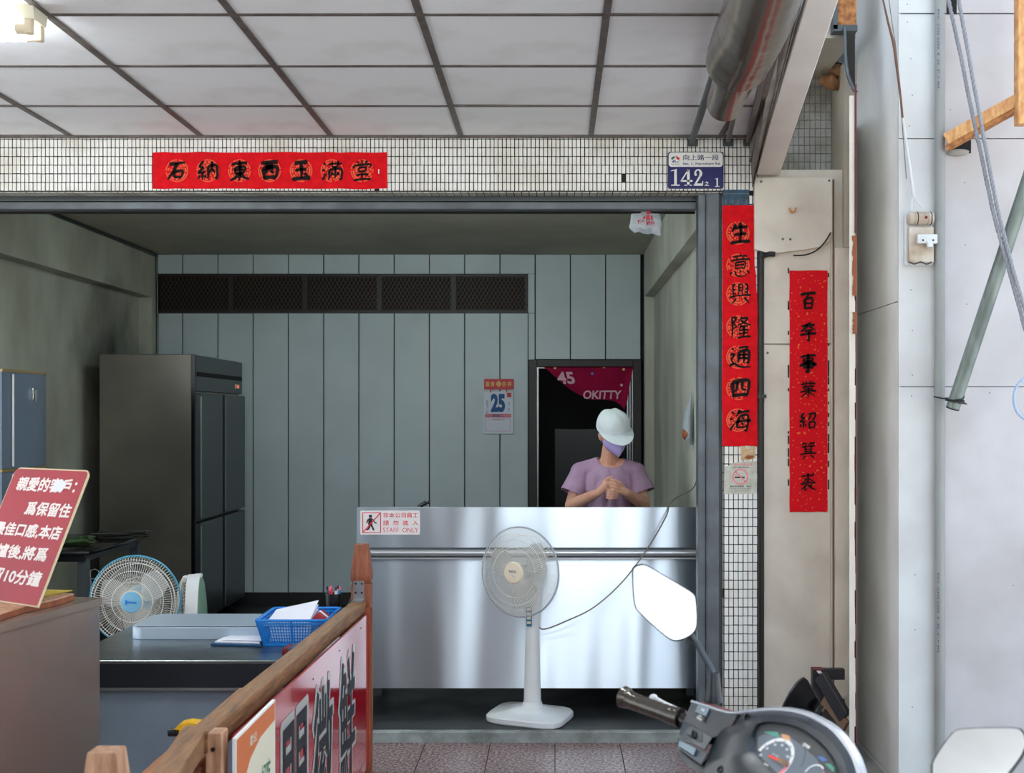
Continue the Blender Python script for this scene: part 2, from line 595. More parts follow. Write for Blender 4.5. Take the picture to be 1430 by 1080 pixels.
BR = {
    '石': [[(15, 80), (50, 84), (88, 86)], [(50, 84), (38, 55), (8, 12)], [(36, 45), (38, 20)], [(36, 45), (75, 48), (70, 18)], [(38, 20), (70, 18)]],
    '納': [[(30, 95), (12, 70), (32, 68)], [(32, 68), (8, 42), (40, 48)], [(25, 48), (25, 10)], [(12, 30), (6, 15)], [(36, 30), (42, 18)], [(52, 68), (50, 12)], [(52, 68), (90, 70), (92, 15), (82, 18)], [(70, 92), (68, 60), (55, 35)], [(68, 58), (84, 38)]],
    '東': [[(15, 80), (85, 84)], [(28, 64), (30, 38)], [(28, 64), (74, 66), (70, 38)], [(30, 52), (70, 52)], [(30, 38), (70, 38)], [(50, 98), (50, 5)], [(48, 38), (30, 18), (8, 8)], [(52, 38), (70, 20), (94, 8)]],
    '西': [[(12, 85), (88, 88)], [(20, 62), (24, 15)], [(20, 62), (82, 64), (78, 15)], [(42, 86), (40, 55), (32, 40)], [(60, 86), (60, 45), (72, 42)], [(24, 18), (78, 18)]],
    '玉': [[(20, 85), (80, 88)], [(24, 52), (76, 54)], [(10, 12), (92, 14)], [(50, 86), (50, 14)], [(66, 38), (80, 24)]],
    '滿': [[(12, 85), (24, 76)], [(6, 58), (18, 50)], [(8, 10), (28, 40)], [(34, 78), (94, 80)], [(50, 94), (50, 66)], [(76, 94), (76, 66)], [(50, 66), (76, 66)], [(38, 54), (36, 8)], [(38, 54), (92, 56), (92, 10), (84, 12)], [(64, 66), (64, 12)], [(52, 44), (46, 26)], [(52, 40), (60, 26)], [(78, 44), (72, 26)], [(78, 40), (86, 26)]],
    '堂': [[(50, 98), (50, 80)], [(28, 92), (36, 82)], [(74, 94), (64, 82)], [(14, 74), (10, 60)], [(14, 74), (88, 76), (82, 62)], [(34, 62), (36, 44)], [(34, 62), (68, 64), (64, 44)], [(36, 45), (64, 45)], [(24, 30), (78, 32)], [(50, 42), (50, 8)], [(12, 7), (90, 9)]],
    '生': [[(32, 90), (14, 58)], [(26, 70), (82, 74)], [(24, 42), (78, 46)], [(8, 8), (94, 12)], [(52, 96), (50, 10)]],
    '意': [[(50, 99), (56, 90)], [(20, 86), (80, 88)], [(36, 84), (40, 74)], [(64, 84), (60, 74)], [(8, 70), (94, 73)], [(30, 62), (32, 36)], [(30, 62), (70, 64), (68, 36)], [(32, 50), (68, 50)], [(32, 37), (68, 37)], [(14, 24), (8, 8)], [(30, 26), (36, 6), (70, 4), (74, 16)], [(48, 28), (56, 18)], [(80, 26), (92, 12)]],
    '興': [[(30, 92), (20, 84), (22, 44)], [(22, 68), (32, 70)], [(22, 54), (32, 54)], [(44, 88), (44, 48)], [(44, 88), (60, 90), (60, 48)], [(48, 76), (56, 76)], [(48, 64), (56, 64)], [(82, 90), (80, 44)], [(70, 88), (82, 90)], [(70, 70), (80, 70)], [(70, 56), (80, 56)], [(4, 38), (96, 42)], [(34, 32), (12, 8)], [(66, 32), (90, 8)]],
    '隆': [[(14, 90), (14, 5)], [(14, 90), (34, 90), (22, 70), (34, 52), (18, 46)], [(60, 96), (42, 70)], [(56, 86), (82, 86), (62, 66), (40, 58)], [(54, 78), (72, 66), (96, 56)], [(50, 50), (86, 52)], [(56, 58), (44, 36)], [(48, 34), (86, 36)], [(42, 20), (84, 22)], [(38, 4), (96, 6)], [(66, 56), (66, 6)]],
    '通': [[(14, 90), (24, 82)], [(8, 62), (26, 64), (14, 40), (26, 22)], [(4, 14), (26, 22), (50, 8), (96, 6)], [(44, 90), (84, 92), (66, 80)], [(44, 72), (42, 24)], [(44, 72), (86, 74), (86, 26), (78, 28)], [(44, 58), (84, 58)], [(44, 44), (84, 44)], [(65, 74), (65, 24)]],
    '四': [[(14, 78), (20, 16)], [(14, 78), (86, 82), (80, 18)], [(40, 78), (36, 48), (26, 38)], [(60, 80), (60, 48), (76, 46)], [(20, 20), (80, 22)]],
    '海': [[(14, 88), (26, 78)], [(6, 60), (18, 52)], [(8, 8), (28, 38)], [(48, 96), (34, 68)], [(44, 82), (90, 86)], [(48, 66), (40, 22), (84, 24)], [(48, 66), (84, 68), (78, 4), (68, 8)], [(30, 42), (98, 46)], [(60, 62), (66, 52)], [(58, 38), (64, 28)]],
    '百': [[(10, 88), (90, 92)], [(52, 90), (40, 68)], [(30, 62), (32, 8)], [(30, 62), (72, 64), (70, 8)], [(32, 38), (70, 38)], [(32, 12), (70, 12)]],
    '年': [[(66, 98), (30, 84)], [(14, 78), (88, 82)], [(48, 84), (10, 50)], [(52, 78), (90, 54)], [(30, 52), (70, 56), (50, 42)], [(6, 32), (94, 36)], [(54, 50), (54, 0), (44, 6)]],
    '事': [[(10, 84), (90, 88)], [(28, 74), (30, 60), (70, 61), (70, 75), (28, 74)], [(20, 48), (78, 50), (76, 24)], [(4, 37), (96, 40)], [(22, 25), (76, 26)], [(50, 98), (50, 4), (38, 10)]],
    '業': [[(40, 98), (40, 80)], [(60, 98), (60, 80)], [(22, 92), (28, 82)], [(78, 94), (70, 82)], [(10, 77), (90, 79)], [(34, 74), (40, 66)], [(66, 74), (60, 66)], [(18, 62), (82, 64)], [(26, 50), (74, 51)], [(6, 38), (94, 40)], [(50, 64), (50, 0)], [(46, 36), (12, 10)], [(54, 36), (90, 8)]],
    '紹': [[(28, 94), (12, 72), (32, 70)], [(32, 70), (8, 46), (38, 50)], [(24, 48), (24, 12)], [(10, 32), (6, 18)], [(36, 34), (40, 20)], [(52, 86), (88, 88), (80, 56), (72, 60)], [(66, 84), (50, 54)], [(54, 42), (56, 10)], [(54, 42), (86, 44), (82, 10)], [(56, 12), (82, 12)]],
    '箕': [[(26, 98), (12, 82)], [(22, 90), (44, 91)], [(34, 88), (38, 82)], [(64, 98), (52, 82)], [(60, 90), (88, 92)], [(74, 88), (78, 82)], [(14, 72), (86, 74)], [(34, 80), (34, 34)], [(66, 80), (66, 34)], [(36, 58), (64, 58)], [(36, 46), (64, 46)], [(6, 32), (94, 35)], [(36, 26), (18, 8)], [(64, 26), (84, 8)]],
    '裘': [[(14, 80), (80, 84)], [(50, 98), (50, 50), (42, 54)], [(30, 70), (36, 62)], [(46, 66), (16, 46)], [(54, 66), (84, 48)], [(74, 96), (82, 90)], [(48, 46), (54, 42)], [(10, 38), (90, 42)], [(46, 38), (10, 8)], [(34, 26), (34, 4), (48, 14)], [(74, 34), (58, 24)], [(50, 34), (68, 16), (94, 4)]],
}


def brush(ch, c, size, parent, y, wmul=1.0):
    """a brush-written character: tapered strokes in the wall plane"""
    st = BR[ch]
    mb = MB()
    base = (14.0 if len(st) < 7 else 11.0 if len(st) < 11 else 8.6) * wmul
    for s in st:
        pts = []
        for (x, z) in s:
            z2 = z + (x - 50) * 0.06
            pts.append(V((x - 50 + R_.uniform(-1, 1), 0, z2 - 50 + R_.uniform(-1, 1))))
        cv = catmull(pts, 5) if len(pts) > 2 else [pts[0].lerp(pts[1], t / 6) + (pts[1] - pts[0]).cross(V((0, 1, 0))) * 0.04 * math.sin(PI * t / 6) for t in range(7)]
        n = len(cv)
        L = (pts[-1] - pts[0]).length
        w0 = base * R_.uniform(0.85, 1.15) * (1.15 if L > 45 else 0.95)
        A, B = [], []
        for i, p in enumerate(cv):
            t = i / (n - 1)
            if len(s) == 2 and abs(s[0][1] - s[1][1]) < 8:
                wd = w0 * (0.75 + 0.45 * abs(2 * t - 1) ** 1.5) * (0.8 if t > 0.97 else 1)
            else:
                wd = w0 * (1.05 - 0.6 * t ** 1.6)
            if i == 0:
                wd *= 0.55
            tan = (cv[min(i + 1, n - 1)] - cv[max(i - 1, 0)])
            tan = tan.normalized() if tan.length > 1e-6 else V((1, 0, 0))
            nn = tan.cross(V((0, 1, 0)))
            A.append(p + nn * wd * 0.5)
            B.append(p - nn * wd * 0.5)
        k = size / 100
        va = [mb.bm.verts.new(V((c[0] + p.x * k, y, c[1] + p.z * k))) for p in A]
        vb = [mb.bm.verts.new(V((c[0] + p.x * k, y, c[1] + p.z * k))) for p in B]
        for i in range(n - 1):
            mb.bm.faces.new((va[i], va[i + 1], vb[i + 1], vb[i]))
    return obj('character', mb, 'ink', parent, smooth=False)


def medallion(c, r, parent, y):
    mb = MB()
    for (ra, rb, gap) in ((0.90, 1.0, 0.12), (0.68, 0.84, 0.25), (0.42, 0.6, 0.35), (0.12, 0.36, 0.4)):
        n = 40
        for k in range(n):
            if R_.random() < gap:
                continue
            a0, a1 = 2 * PI * k / n, 2 * PI * (k + 1) / n
            q = [(ra, a0), (rb, a0), (rb, a1), (ra, a1)]
            vs = [mb.bm.verts.new(V((c[0] + r * p * math.cos(a), y, c[1] + r * p * math.sin(a)))) for p, a in q]
            mb.bm.faces.new(vs)
    return obj('medallion', mb, 'medal', parent, smooth=False)


# ================================================================== SETTING
# --- outer floor of terrazzo tiles
fl = struct('floor', MB().box(-5, 1.202, -0.3, 5.83, -0.12, -0.006), 'grout')
TX, TY = 0.30, 0.483
t0 = MB().box(-TX / 2 + 0.002, TX / 2 - 0.002, -TY / 2 + 0.002, TY / 2 - 0.002, -0.012, 0)
src = None
for i in range(-11, 5):
    for j in range(0, 12):
        x = (i + 0.5) * TX
        y = 5.83 - (j + 0.5) * TY
        if x > 1.38:
            continue
        if x + TX / 2 > 1.39:
            continue
        if src is None:
            src = obj('tile', t0, 'terr', fl)
            src.location = (x, y, 0)
        else:
            share('tile', src, (x, y, 0), fl)
struct('floor.001', MB().box(1.202, 3.5, -0.3, 5.9, -0.12, 0.0), 'concf')
struct('road', MB().box(-30, 30, -30, -0.3, -0.3, -0.14), 'road')
# --- inner floor and its worn front edge
struct('floor.002', MB().box(-3.3, 0.95, 5.875, 11.8, -0.05, 0.05), 'infloor')
struct('trim_1', MB().box(-3.3, 0.78, 5.83, 5.875, -0.05, 0.05, 0.004), 'concrete')

# --- arcade ceiling: boards laid between grid bars
ZC = 2.822


def xr_(y):
    """the arcade ceiling's right edge runs slightly askew"""
    return 0.925 - 0.1 * (5.86 - y)


cl = struct('ceiling', MB().prism([V((x, y, ZC + 0.03)) for x, y in ((-5, -0.2), (xr_(-0.2), -0.2), (xr_(5.86), 5.86), (-5, 5.86))], V((0, 0, 0.09))), 'cpanel')
xs = [0.167 + 0.6045 * k for k in range(-8, 2)]
ys = [5.86] + [5.283 - 0.603 * k for k in range(0, 10)]
psrc = {}
for i in range(len(xs)):
    for j in range(len(ys) - 1):
        ya, yb_ = ys[j + 1] + 0.008, ys[j] - 0.008
        xa = xs[i] + 0.01
        xbb = xs[i + 1] - 0.01 if i + 1 < len(xs) else 9
        if xr_(ya) < xa + .02:
            continue
        if xbb > xr_(ya) - .005:
            q = [V((xa, ya, ZC)), V((min(xbb, xr_(ya)), ya, ZC)), V((min(xbb, xr_(yb_)), yb_, ZC)), V((xa, yb_, ZC))]
            obj('ceiling_panel', MB().prism(q, V((0, 0, 0.02))), 'cpanel', cl, smooth=False)
            continue
        w_, d_ = xbb - xa, yb_ - ya
        key = (round(w_, 3), round(d_, 3))
        c_ = V(((xa + xbb) / 2, (ya + yb_) / 2, ZC))
        if key not in psrc:
            o = obj('ceiling_panel', MB().box(-w_ / 2, w_ / 2, -d_ / 2, d_ / 2, 0.0, 0.02), 'cpanel', cl)
            o.location = c_
            psrc[key] = o
        else:
            o = share('ceiling_panel', psrc[key], c_, cl)
        o.rotation_euler = (R_.uniform(-.004, .004), R_.uniform(-.004, .004), 0)
for x in xs:
    y0_ = max(-0.2, 5.86 - (0.925 - x) / 0.1)
    obj('grid_bar', MB().box(x - 0.0125, x + 0.0125, y0_, 5.86, ZC - 0.006, ZC + 0.03), 'cbar', cl)
for y in ys[1:]:
    obj('grid_bar', MB().box(-5, xr_(y), y - 0.011, y + 0.011, ZC - 0.004, ZC + 0.03), 'cbar', cl)
obj('edge_angle', MB().box(-5, 0.945, 5.835, 5.85, ZC - 0.012, ZC + 0.01), 'cbar', cl)
obj('edge_angle', MB().beam(V((xr_(5.84), 5.84, ZC)), V((xr_(-.2), -.2, ZC)), 0.02, 0.03), 'cbar', cl)
# unseen columns and panel added behind the camera to darken the counter's reflection
M['dkband'] = mat('dark_reflected_column', (34, 36, 40), 0.5, col2=(26, 28, 30), nscale=5)
struct('reflection_column_1', MB().box(-1.45, -0.95, -0.75, -0.25, -0.14, 4.6), 'dkband')
struct('reflection_panel', MB().box(-3.6, -1.6, -0.75, -0.35, -0.14, 4.6), 'dkmetal')
struct('reflection_column_2', MB().box(0.9, 1.6, -0.75, -0.25, -0.14, 4.6), 'dkband')

# --- mosaic facade


def mosaic(name, parent, o, ux, uz, nw, nh, pw, ph, nrm, m='mosaic', gap=0.0042, drop=0.0012, skip=None):
    """small tiles with recessed joints over a rectangle: o corner, ux/uz directions"""
    bm = bmesh.new()
    for i in range(nw):
        for j in range(nh):
            if R_.random() < drop:
                continue
            if skip and skip(i, j):
                continue
            jx, jz = R_.uniform(-.0006, .0006), R_.uniform(-.0006, .0006)
            a = o + ux * (i * pw + gap / 2 + jx) + uz * (j * ph + gap / 2 + jz)
            b = a + ux * (pw - gap)
            c = b + uz * (ph - gap)
            d = a + uz * (ph - gap)
            t = nrm * (0.004 + R_.uniform(0, 0.0008))
            lo = [bm.verts.new(p) for p in (a, b, c, d)]
            hi = [bm.verts.new(p + t) for p in (a, b, c, d)]
            bm.faces.new(hi)
            for k in range(4):
                bm.faces.new((lo[k], lo[(k + 1) % 4], hi[(k + 1) % 4], hi[k]))
    return obj(name, bm, m, parent, smooth=False, kind='stuff')


XR = 0.945
wf = struct('wall_front', MB().box(-5.0, XR, 5.856, 5.96, 2.562, 4.6), 'mortar')
mosaic('mosaic_tiling', wf, V((-3.6, 5.856, 2.564)), V((1, 0, 0)), V((0, 0, 1)), 237, 7, 0.01917, 0.0403, V((0, -1, 0)), drop=0.0006)
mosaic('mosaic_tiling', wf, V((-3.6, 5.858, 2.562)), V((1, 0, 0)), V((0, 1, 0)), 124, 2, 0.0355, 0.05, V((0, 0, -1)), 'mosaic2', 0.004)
wc = struct('wall_front.001', MB().box(0.787, XR, 5.856, 6.06, -0.05, 2.562), 'mortar')
mosaic('mosaic_tiling', wc, V((0.7875, 5.856, 0.0)), V((1, 0, 0)), V((0, 0, 1)), 7, 61, 0.0222, 0.0417, V((0, -1, 0)), drop=0.0)
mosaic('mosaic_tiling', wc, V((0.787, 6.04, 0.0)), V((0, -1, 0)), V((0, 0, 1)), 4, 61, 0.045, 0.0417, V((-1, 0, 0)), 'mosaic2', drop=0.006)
# upper storey behind the ceiling line
struct('wall_front.002', MB().box(-8, 8, 6.12, 6.4, 3.3, 9.0), 'concf')

# --- inner walls
YB = 9.75
CI = 2.77
wb = struct('wall_back', MB().box(-3.3, -0.205, YB + 0.02, YB + 0.1, 0, 2.9).box(0.667, 0.95, YB + 0.02, YB + 0.1, 0, 2.9)
            .box(-0.205, 0.667, YB + 0.02, YB + 0.1, 1.948, 2.9), 'black')
wl = struct('wall_left', MB().box(-3.3, -3.19, 5.96, YB + 0.02, 0, 2.9), 'plasL')
wr = struct('wall_right', MB().box(0.76, 0.9, 6.06, YB + 0.02, 0, 2.9), 'plasR')
struct('trim_2', MB().box(-3.19, -3.09, 5.96, YB + 0.01, 2.425, CI), 'plasL')
struct('trim_3', MB().box(0.69, 0.76, 6.06, YB + 0.01, 2.43, CI), 'plasR')
struct('trim_4', MB().box(-3.19, -3.09, YB - 0.12, YB + 0.01, 0.05, 2.425), 'plasL')
struct('trim_5', MB().box(0.69, 0.76, YB - 0.12, YB + 0.01, 0.05, 2.43), 'plasR')
struct('ceiling.001', MB().box(-3.3, 0.9, 5.96, YB + 0.1, CI, CI + 0.08), 'inceil')
struct('baseboard_back', MB().box(-3.09, -0.21, YB - 0.005, YB + 0.02, 0.05, 0.145), 'bbase')
# boards
bx = [-3.085, -2.889] + [-2.889 + 0.2735 * k for k in range(1, 14)]
bx[-1] = min(bx[-1], 0.672)
g = 0.0045
WZ0, WZ1 = 2.313, 2.615
WX0, WX1 = -3.085, -0.212
for i in range(len(bx) - 1):
    a, b = bx[i] + g, bx[i + 1] - g
    if b < WX1:
        segs = [(0.145, WZ0 - 0.003), (WZ1 + 0.003, CI - 0.004)]
    elif a < -0.3 and b > WX1:
        segs = [(1.955, CI - 0.004)]
        segs = [(0.145, WZ0 - 0.003), (WZ1 + 0.003, CI - 0.004)]
        obj('wall_panel', MB().box(WX1 + 0.003, b, YB, YB + 0.018, WZ0, WZ1), 'bpanel', wb, smooth=False)
        obj('wall_panel', MB().box(-0.205, b, YB, YB + 0.018, 1.952, WZ0 - 0.003), 'bpanel', wb, smooth=False)
        obj('wall_panel', MB().box(a, -0.212, YB, YB + 0.018, 0.145, WZ0 - 0.003), 'bpanel', wb, smooth=False)
        segs = segs[1:]
    else:
        segs = [(1.955, CI - 0.004)]
    for z0, z1 in segs:
        obj('wall_panel', MB().box(a, b, YB, YB + 0.018, z0, z1), 'bpanel', wb, smooth=False)
# room behind the door
struct('wall_back.001', MB().box(-0.9, 1.3, 11.5, 11.6, 0, 2.6).box(-0.9, -0.8, 9.86, 11.5, 0, 2.6).box(1.2, 1.3, 9.86, 11.5, 0, 2.6).box(-0.9, 1.3, 9.86, 11.6, 2.5, 2.6), 'black')

# door frame
d1 = struct('door_1', MB().box(-0.206, -0.14, YB - 0.03, YB + 0.1, 0.05, 1.948, 0.003).box(0.605, 0.668, YB - 0.03, YB + 0.1, 0.05, 1.948, 0.003)
            .box(-0.14, 0.605, YB - 0.03, YB + 0.1, 1.895, 1.948, 0.003), 'dbrown')
obj('inner_frame', MB().box(-0.14, -0.128, YB + 0.02, YB + 0.05, 0.05, 1.893).box(0.598, 0.605, YB + 0.02, YB + 0.05, 0.05, 1.893)
    .box(-0.128, 0.598, YB + 0.03, YB + 0.05, 1.885, 1.893), 'alu', d1, label='thin aluminium inner frame')
obj('screen_door', MB().box(0.562, 0.572, YB + 0.06, YB + 0.09, 0.06, 1.8).box(0.582, 0.59, YB + 0.06, YB + 0.09, 0.06, 1.8), 'alu', d1, label='pushed back aluminium door edge')
obj('door_leaf', MB().box(0.0, 0.5, YB + 0.9, YB + 0.93, 0.06, 1.4), 'darkp', d1)

# lattice window above
wn = struct('window_1', MB().box(WX0, WX1, YB + 0.03, YB + 0.05, WZ0, WZ1), 'black')
fr = MB().box(WX0, WX1, YB - 0.02, YB + 0.02, WZ0, WZ0 + 0.022).box(WX0, WX1, YB - 0.02, YB + 0.02, WZ1 - 0.022, WZ1)
wsec = (WX1 - WX0) / 5
for k in range(6):
    x = WX0 + wsec * k
    fr.box(max(WX0, x - 0.02), min(WX1, x + 0.02), YB - 0.018, YB + 0.02, WZ0 + 0.022, WZ1 - 0.022)
obj('window_frame', fr, 'dbrown', wn)
for k in range(5):
    x0, x1 = WX0 + wsec * k + 0.02, WX0 + wsec * (k + 1) - 0.02
    z0, z1 = WZ0 + 0.022, WZ1 - 0.022
    sc = MB()
    pitch = 0.032
    h = z1 - z0
    for sgn in (1, -1):
        x = x0 - h * 0.6
        while x < x1 + h * 0.6:
            # a slanted strand clipped to the section
            pts = []
            xa, xb = (x, x + h * 0.6) if sgn == 1 else (x + h * 0.6, x)
            ta, tb = 0.0, 1.0
            dx = xb - xa
            for lim, low in ((x0, True), (x1, False)):
                t = (lim - xa) / dx
                if (dx > 0) == low:
                    ta = max(ta, t)
                else:
                    tb = min(tb, t)
            if tb > ta + 0.03:
                A = V((xa + dx * ta, YB + sgn * 0.0015 - 0.005, z0 + h * ta))
                B = V((xa + dx * tb, YB + sgn * 0.0015 - 0.005, z0 + h * tb))
                sc.beam(A, B, 0.0045, 0.003, up=V((0, 1, 0)))
            x += pitch
    obj('lattice_screen', sc, 'mesh', wn, kind='stuff', smooth=False)

# shopfront metal frame
fm = struct('trim_6', MB().box(-4.0, 0.673, 5.96, 6.03, 2.497, 2.532, 0.003), 'dkmetal')
obj('shutter_rail', MB().box(-4.0, 0.673, 5.975, 6.06, 2.538, 2.562), 'dkmetal2', fm)
obj('backing', MB().box(-4.0, 0.673, 6.04, 6.06, 2.49, 2.65), 'black', fm)
obj('upright', MB().box(0.673, 0.709, 5.90, 6.0, 0.05, 2.56, 0.003), 'dkmetal', fm)
obj('upright', MB().box(0.709, 0.772, 5.88, 6.0, 0.05, 2.562, 0.004).box(0.716, 0.765, 5.876, 5.882, 0.06, 2.55), 'dkmetal', fm)
obj('upright', MB().box(0.772, 0.79, 5.885, 6.06, 0.05, 2.56), 'dkmetal2', fm)

# corner conduit on back wall (left)
tag(obj('conduit', MB().tube([(-3.075, 9.72, 0.06), (-3.075, 9.72, 2.4), (-3.082, 9.72, 2.76)], 0.009, 8)
        .tube([(-3.08, 9.72, 2.755), (-3.08, 8.0, 2.757), (-3.08, 6.1, 2.757)], 0.012, 8), 'darkp'),
    'thin dark cable running up the inner left corner and along the ceiling edge', 'cable')

# --- right-hand recess: boards, tiles and pillar
wq = struct('wall_right.001', MB().box(XR, 1.42, 5.872, 6.1, -0.05, 2.667), 'paintw')
obj('wall_board', MB().box(0.973, 1.283, 5.852, 5.872, 0.0, 1.847, 0.002), 'paintw', wq)
obj('wall_board', MB().box(0.973, 1.283, 5.852, 5.872, 1.853, 2.45, 0.002), 'paintw', wq)
obj('wall_board', MB().box(1.303, 1.42, 5.846, 5.872, 0.0, 2.3, 0.002), 'paintw', wq)
up = [(0.925, 2.29), (0.925, 2.62), (1.283, 2.62), (1.283, 2.36)] + [(1.283 - 0.11 + 0.11 * math.cos(a), 2.36 - 0.07 * math.sin(a) * 1.0) for a in (0.5, 1.0, 1.57)] + [(1.0, 2.268)]
obj('cover_plate', MB().prism([V((x, 5.822, z)) for x, z in up], V((0, 0.03, 0))), 'paintw', wq, label='upper cream cover plate with rounded lower corner')
hk = MB().tube(catmull([(1.085, 5.81, 2.476), (1.088, 5.80, 2.462), (1.1, 5.80, 2.458), (1.11, 5.80, 2.466), (1.112, 5.81, 2.478)], 4), 0.005, 8)
obj('hook', hk, 'rustp', wq)
for x, z in ((0.955, 2.602), (1.27, 2.607), (1.09, 2.335), (1.055, 2.336), (0.99, 1.81)):
    obj('screw', MB().lathe([(0.0055, 0), (0.0055, 0.004), (0.003, 0.006)], (x, 5.823 if z > 2 else 5.852, z), V((0, -1, 0)), 10), 'dkmetal', wq)
mosaic('mosaic_tiling', wq, V((1.0, 6.1, 2.667)), V((1, 0, 0)), V((0, 0, 1)), 13, 12, 0.0262, 0.0405, V((0, -1, 0)), 'mosaic2', 0.003)
struct('wall_right.002', MB().box(0.94, 1.5, 6.101, 6.2, 2.6, 3.3), 'concrete')
struct('ceiling.002', MB().box(0.93, 1.30, 5.45, 6.12, 3.154, 3.25).box(0.93, 1.30, 5.43, 5.47, 3.15, 4.7), 'soffit')
struct('wall_right.003', MB().box(1.342, 1.42, 5.83, 6.1, 2.3, 3.16), 'soffit')
# dark downpipe between column and boards
t = thing('downpipe', 'black downpipe squeezed between mosaic column and cream boards', 'pipe', (0.958, 5.85, 0))
obj('pipe', MB().tube(catmull([(0.958, 5.84, 0.01), (0.958, 5.84, 1.2), (0.958, 5.84, 2.2), (0.966, 5.835, 2.255), (0.99, 5.83, 2.268), (1.02, 5.83, 2.268)], 5), 0.0135, 10), 'darkp', t)
obj('clip', MB().box(0.94, 0.98, 5.82, 5.85, 1.6, 1.615), 'darkp', t)
# thin conduits beside the recess
t = thing('conduit', 'pair of thin cream conduits right of the right-hand red scroll', 'pipe', (1.293, 5.85, 0))
obj('pipe', MB().tube([(1.289, 5.86, 0.01), (1.289, 5.86, 2.62)], 0.0055, 8), 'paintw', t)
obj('pipe', MB().tube([(1.299, 5.862, 0.01), (1.299, 5.862, 2.62)], 0.004, 8), 'boardg', t)
w0 = MB().tube(catmull([P(1108, 357, 5.81), P(1125, 356, 5.81), P(1140, 350, 5.81), P(1152, 338, 5.81), P(1160, 325, 5.82)], 5), 0.0035, 6)
tag(obj('cable', w0, 'dkgrey'), 'short grimy cable curving along the bottom of the upper cover plate', 'cable')

# big pillar clad in cement boards
XP, YP = 1.4, 5.12
wp = struct('wall_right.004', MB().box(XP + 0.012, 3.2, YP + 0.012, 6.0, -0.05, 5.0), 'black')
for x0, x1, m in ((XP, 1.567, 'pillar'), (1.570, 3.2, 'pillarf')):
    for z0, z1 in ((-0.0, 1.634), (1.637, 2.645), (2.649, 3.154), (3.160, 4.2), (4.204, 5.0)):
        obj('cement_board', MB().box(x0, x1, YP, YP + 0.012, z0, z1), m, wp, smooth=False)
for z0, z1 in ((0.0, 0.018), (0.022, 1.982), (1.986, 3.9), (3.904, 5.0)):
    obj('cement_board', MB().box(XP - 0.001, XP + 0.012, YP + 0.0125, 5.86, z0, z1), 'pillar_bright', wp, smooth=False)
for px, py in ((1267, 6), (1267, 31), (1272, 82), (1274, 133), (1270, 176), (1272, 405), (1274, 462), (1274, 524), (1273, 553), (1278, 803), (1278, 880), (1274, 988), (1327, 153), (1348, 342), (1350, 425), (1382, 549), (1415, 818), (1347, 255)):
    p = P(px, py, YP)
    obj('nail_head', MB().lathe([(0.0022, 0), (0.0018, 0.0015)], (p.x, YP, p.z), V((0, -1, 0)), 8), 'dkgrey', wp)

# broken white edge strip, seen edge-on left of the pillar
t = thing('plywood_board', 'narrow white painted board edge with peeled brown patches left of the pillar', 'board', (1.26, 5.25, 0))
a, b = P(1186, 580, 5.25), P(1186, 580, 5.82)
e = MB()
n = 40
for k in range(n):
    z0, z1 = 0.005 + 2.85 * k / n, 0.005 + 2.85 * (k + 1) / n
    e.prism([V((a.x, a.y, z0)), V((a.x + 0.0235 + R_.uniform(-.002, .003), a.y, z0)), V((b.x + 0.025, b.y, z0)), V((b.x, b.y, z0))], V((0, 0, z1 - z0)))
obj('painted_face', e, 'paintw', t, smooth=False)
for z0, z1 in ((2.02, 2.27), (1.86, 1.95), (2.28, 2.9)):
    e = MB()
    n = 12
    for k in range(n):
        za, zb = z0 + (z1 - z0) * k / n, z0 + (z1 - z0) * (k + 1) / n
        wd = R_.uniform(0.009, 0.014) if z0 < 2.28 else 0.004
        e.box(a.x + 0.026 - wd, a.x + 0.029, 5.242, 5.249, za, zb)
    obj('peeled_patch', e, 'brownp' if z0 < 2.28 else 'maroon', t, smooth=False)
obj('dark_edge', MB().box(a.x + 0.0265, a.x + 0.031, 5.2505, 5.3, 0.0, 2.02), 'maroon', t)

# ================================================================== overhead right
t = thing('fascia_beam', 'long white sloping fascia beam rising from the facade at top right', 'beam', (0.98, 5.85, 2.6))
A0, A1 = V((0.982, 5.84, 2.68)), V((0.985, 3.6, 3.45))
obj('beam', MB().beam(A0, A1, 0.118, 0.10, bev=0.004), 'fascia', t)
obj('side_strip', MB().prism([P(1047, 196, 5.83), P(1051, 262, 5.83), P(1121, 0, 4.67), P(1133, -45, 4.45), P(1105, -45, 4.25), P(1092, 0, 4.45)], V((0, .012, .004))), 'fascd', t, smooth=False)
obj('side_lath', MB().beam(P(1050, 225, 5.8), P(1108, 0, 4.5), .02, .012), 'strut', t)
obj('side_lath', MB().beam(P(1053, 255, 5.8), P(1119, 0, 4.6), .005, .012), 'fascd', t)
for k, (pa, pb, wd) in enumerate((((0.635, 5.83, 2.79), (0.545, 3.6, 2.775), 0.026), ((0.80, 5.8, 2.79), (0.60, 3.6, 2.78), 0.02), ((0.895, 5.82, 2.79), (0.66, 3.6, 2.78), 0.022))):
    lb = ('steel strut fixed to the mosaic lintel just above the blue number plate', 'narrow brown strut crossing behind the plastic flue', 'dark strut running next to the white fascia beam')[k]
    t = thing('strut', lb, 'strut', pa)
    obj('rod', MB().beam(pa, pb, wd, wd, bev=0.003), 'dkmetal2' if k == 0 else 'strut', t)
    obj('foot_plate', MB().box(pa[0] - 0.02, pa[0] + 0.03, 5.838, 5.848, pa[2] - 0.02, pa[2] + 0.012, 0.002), 'dkmetal2', t)

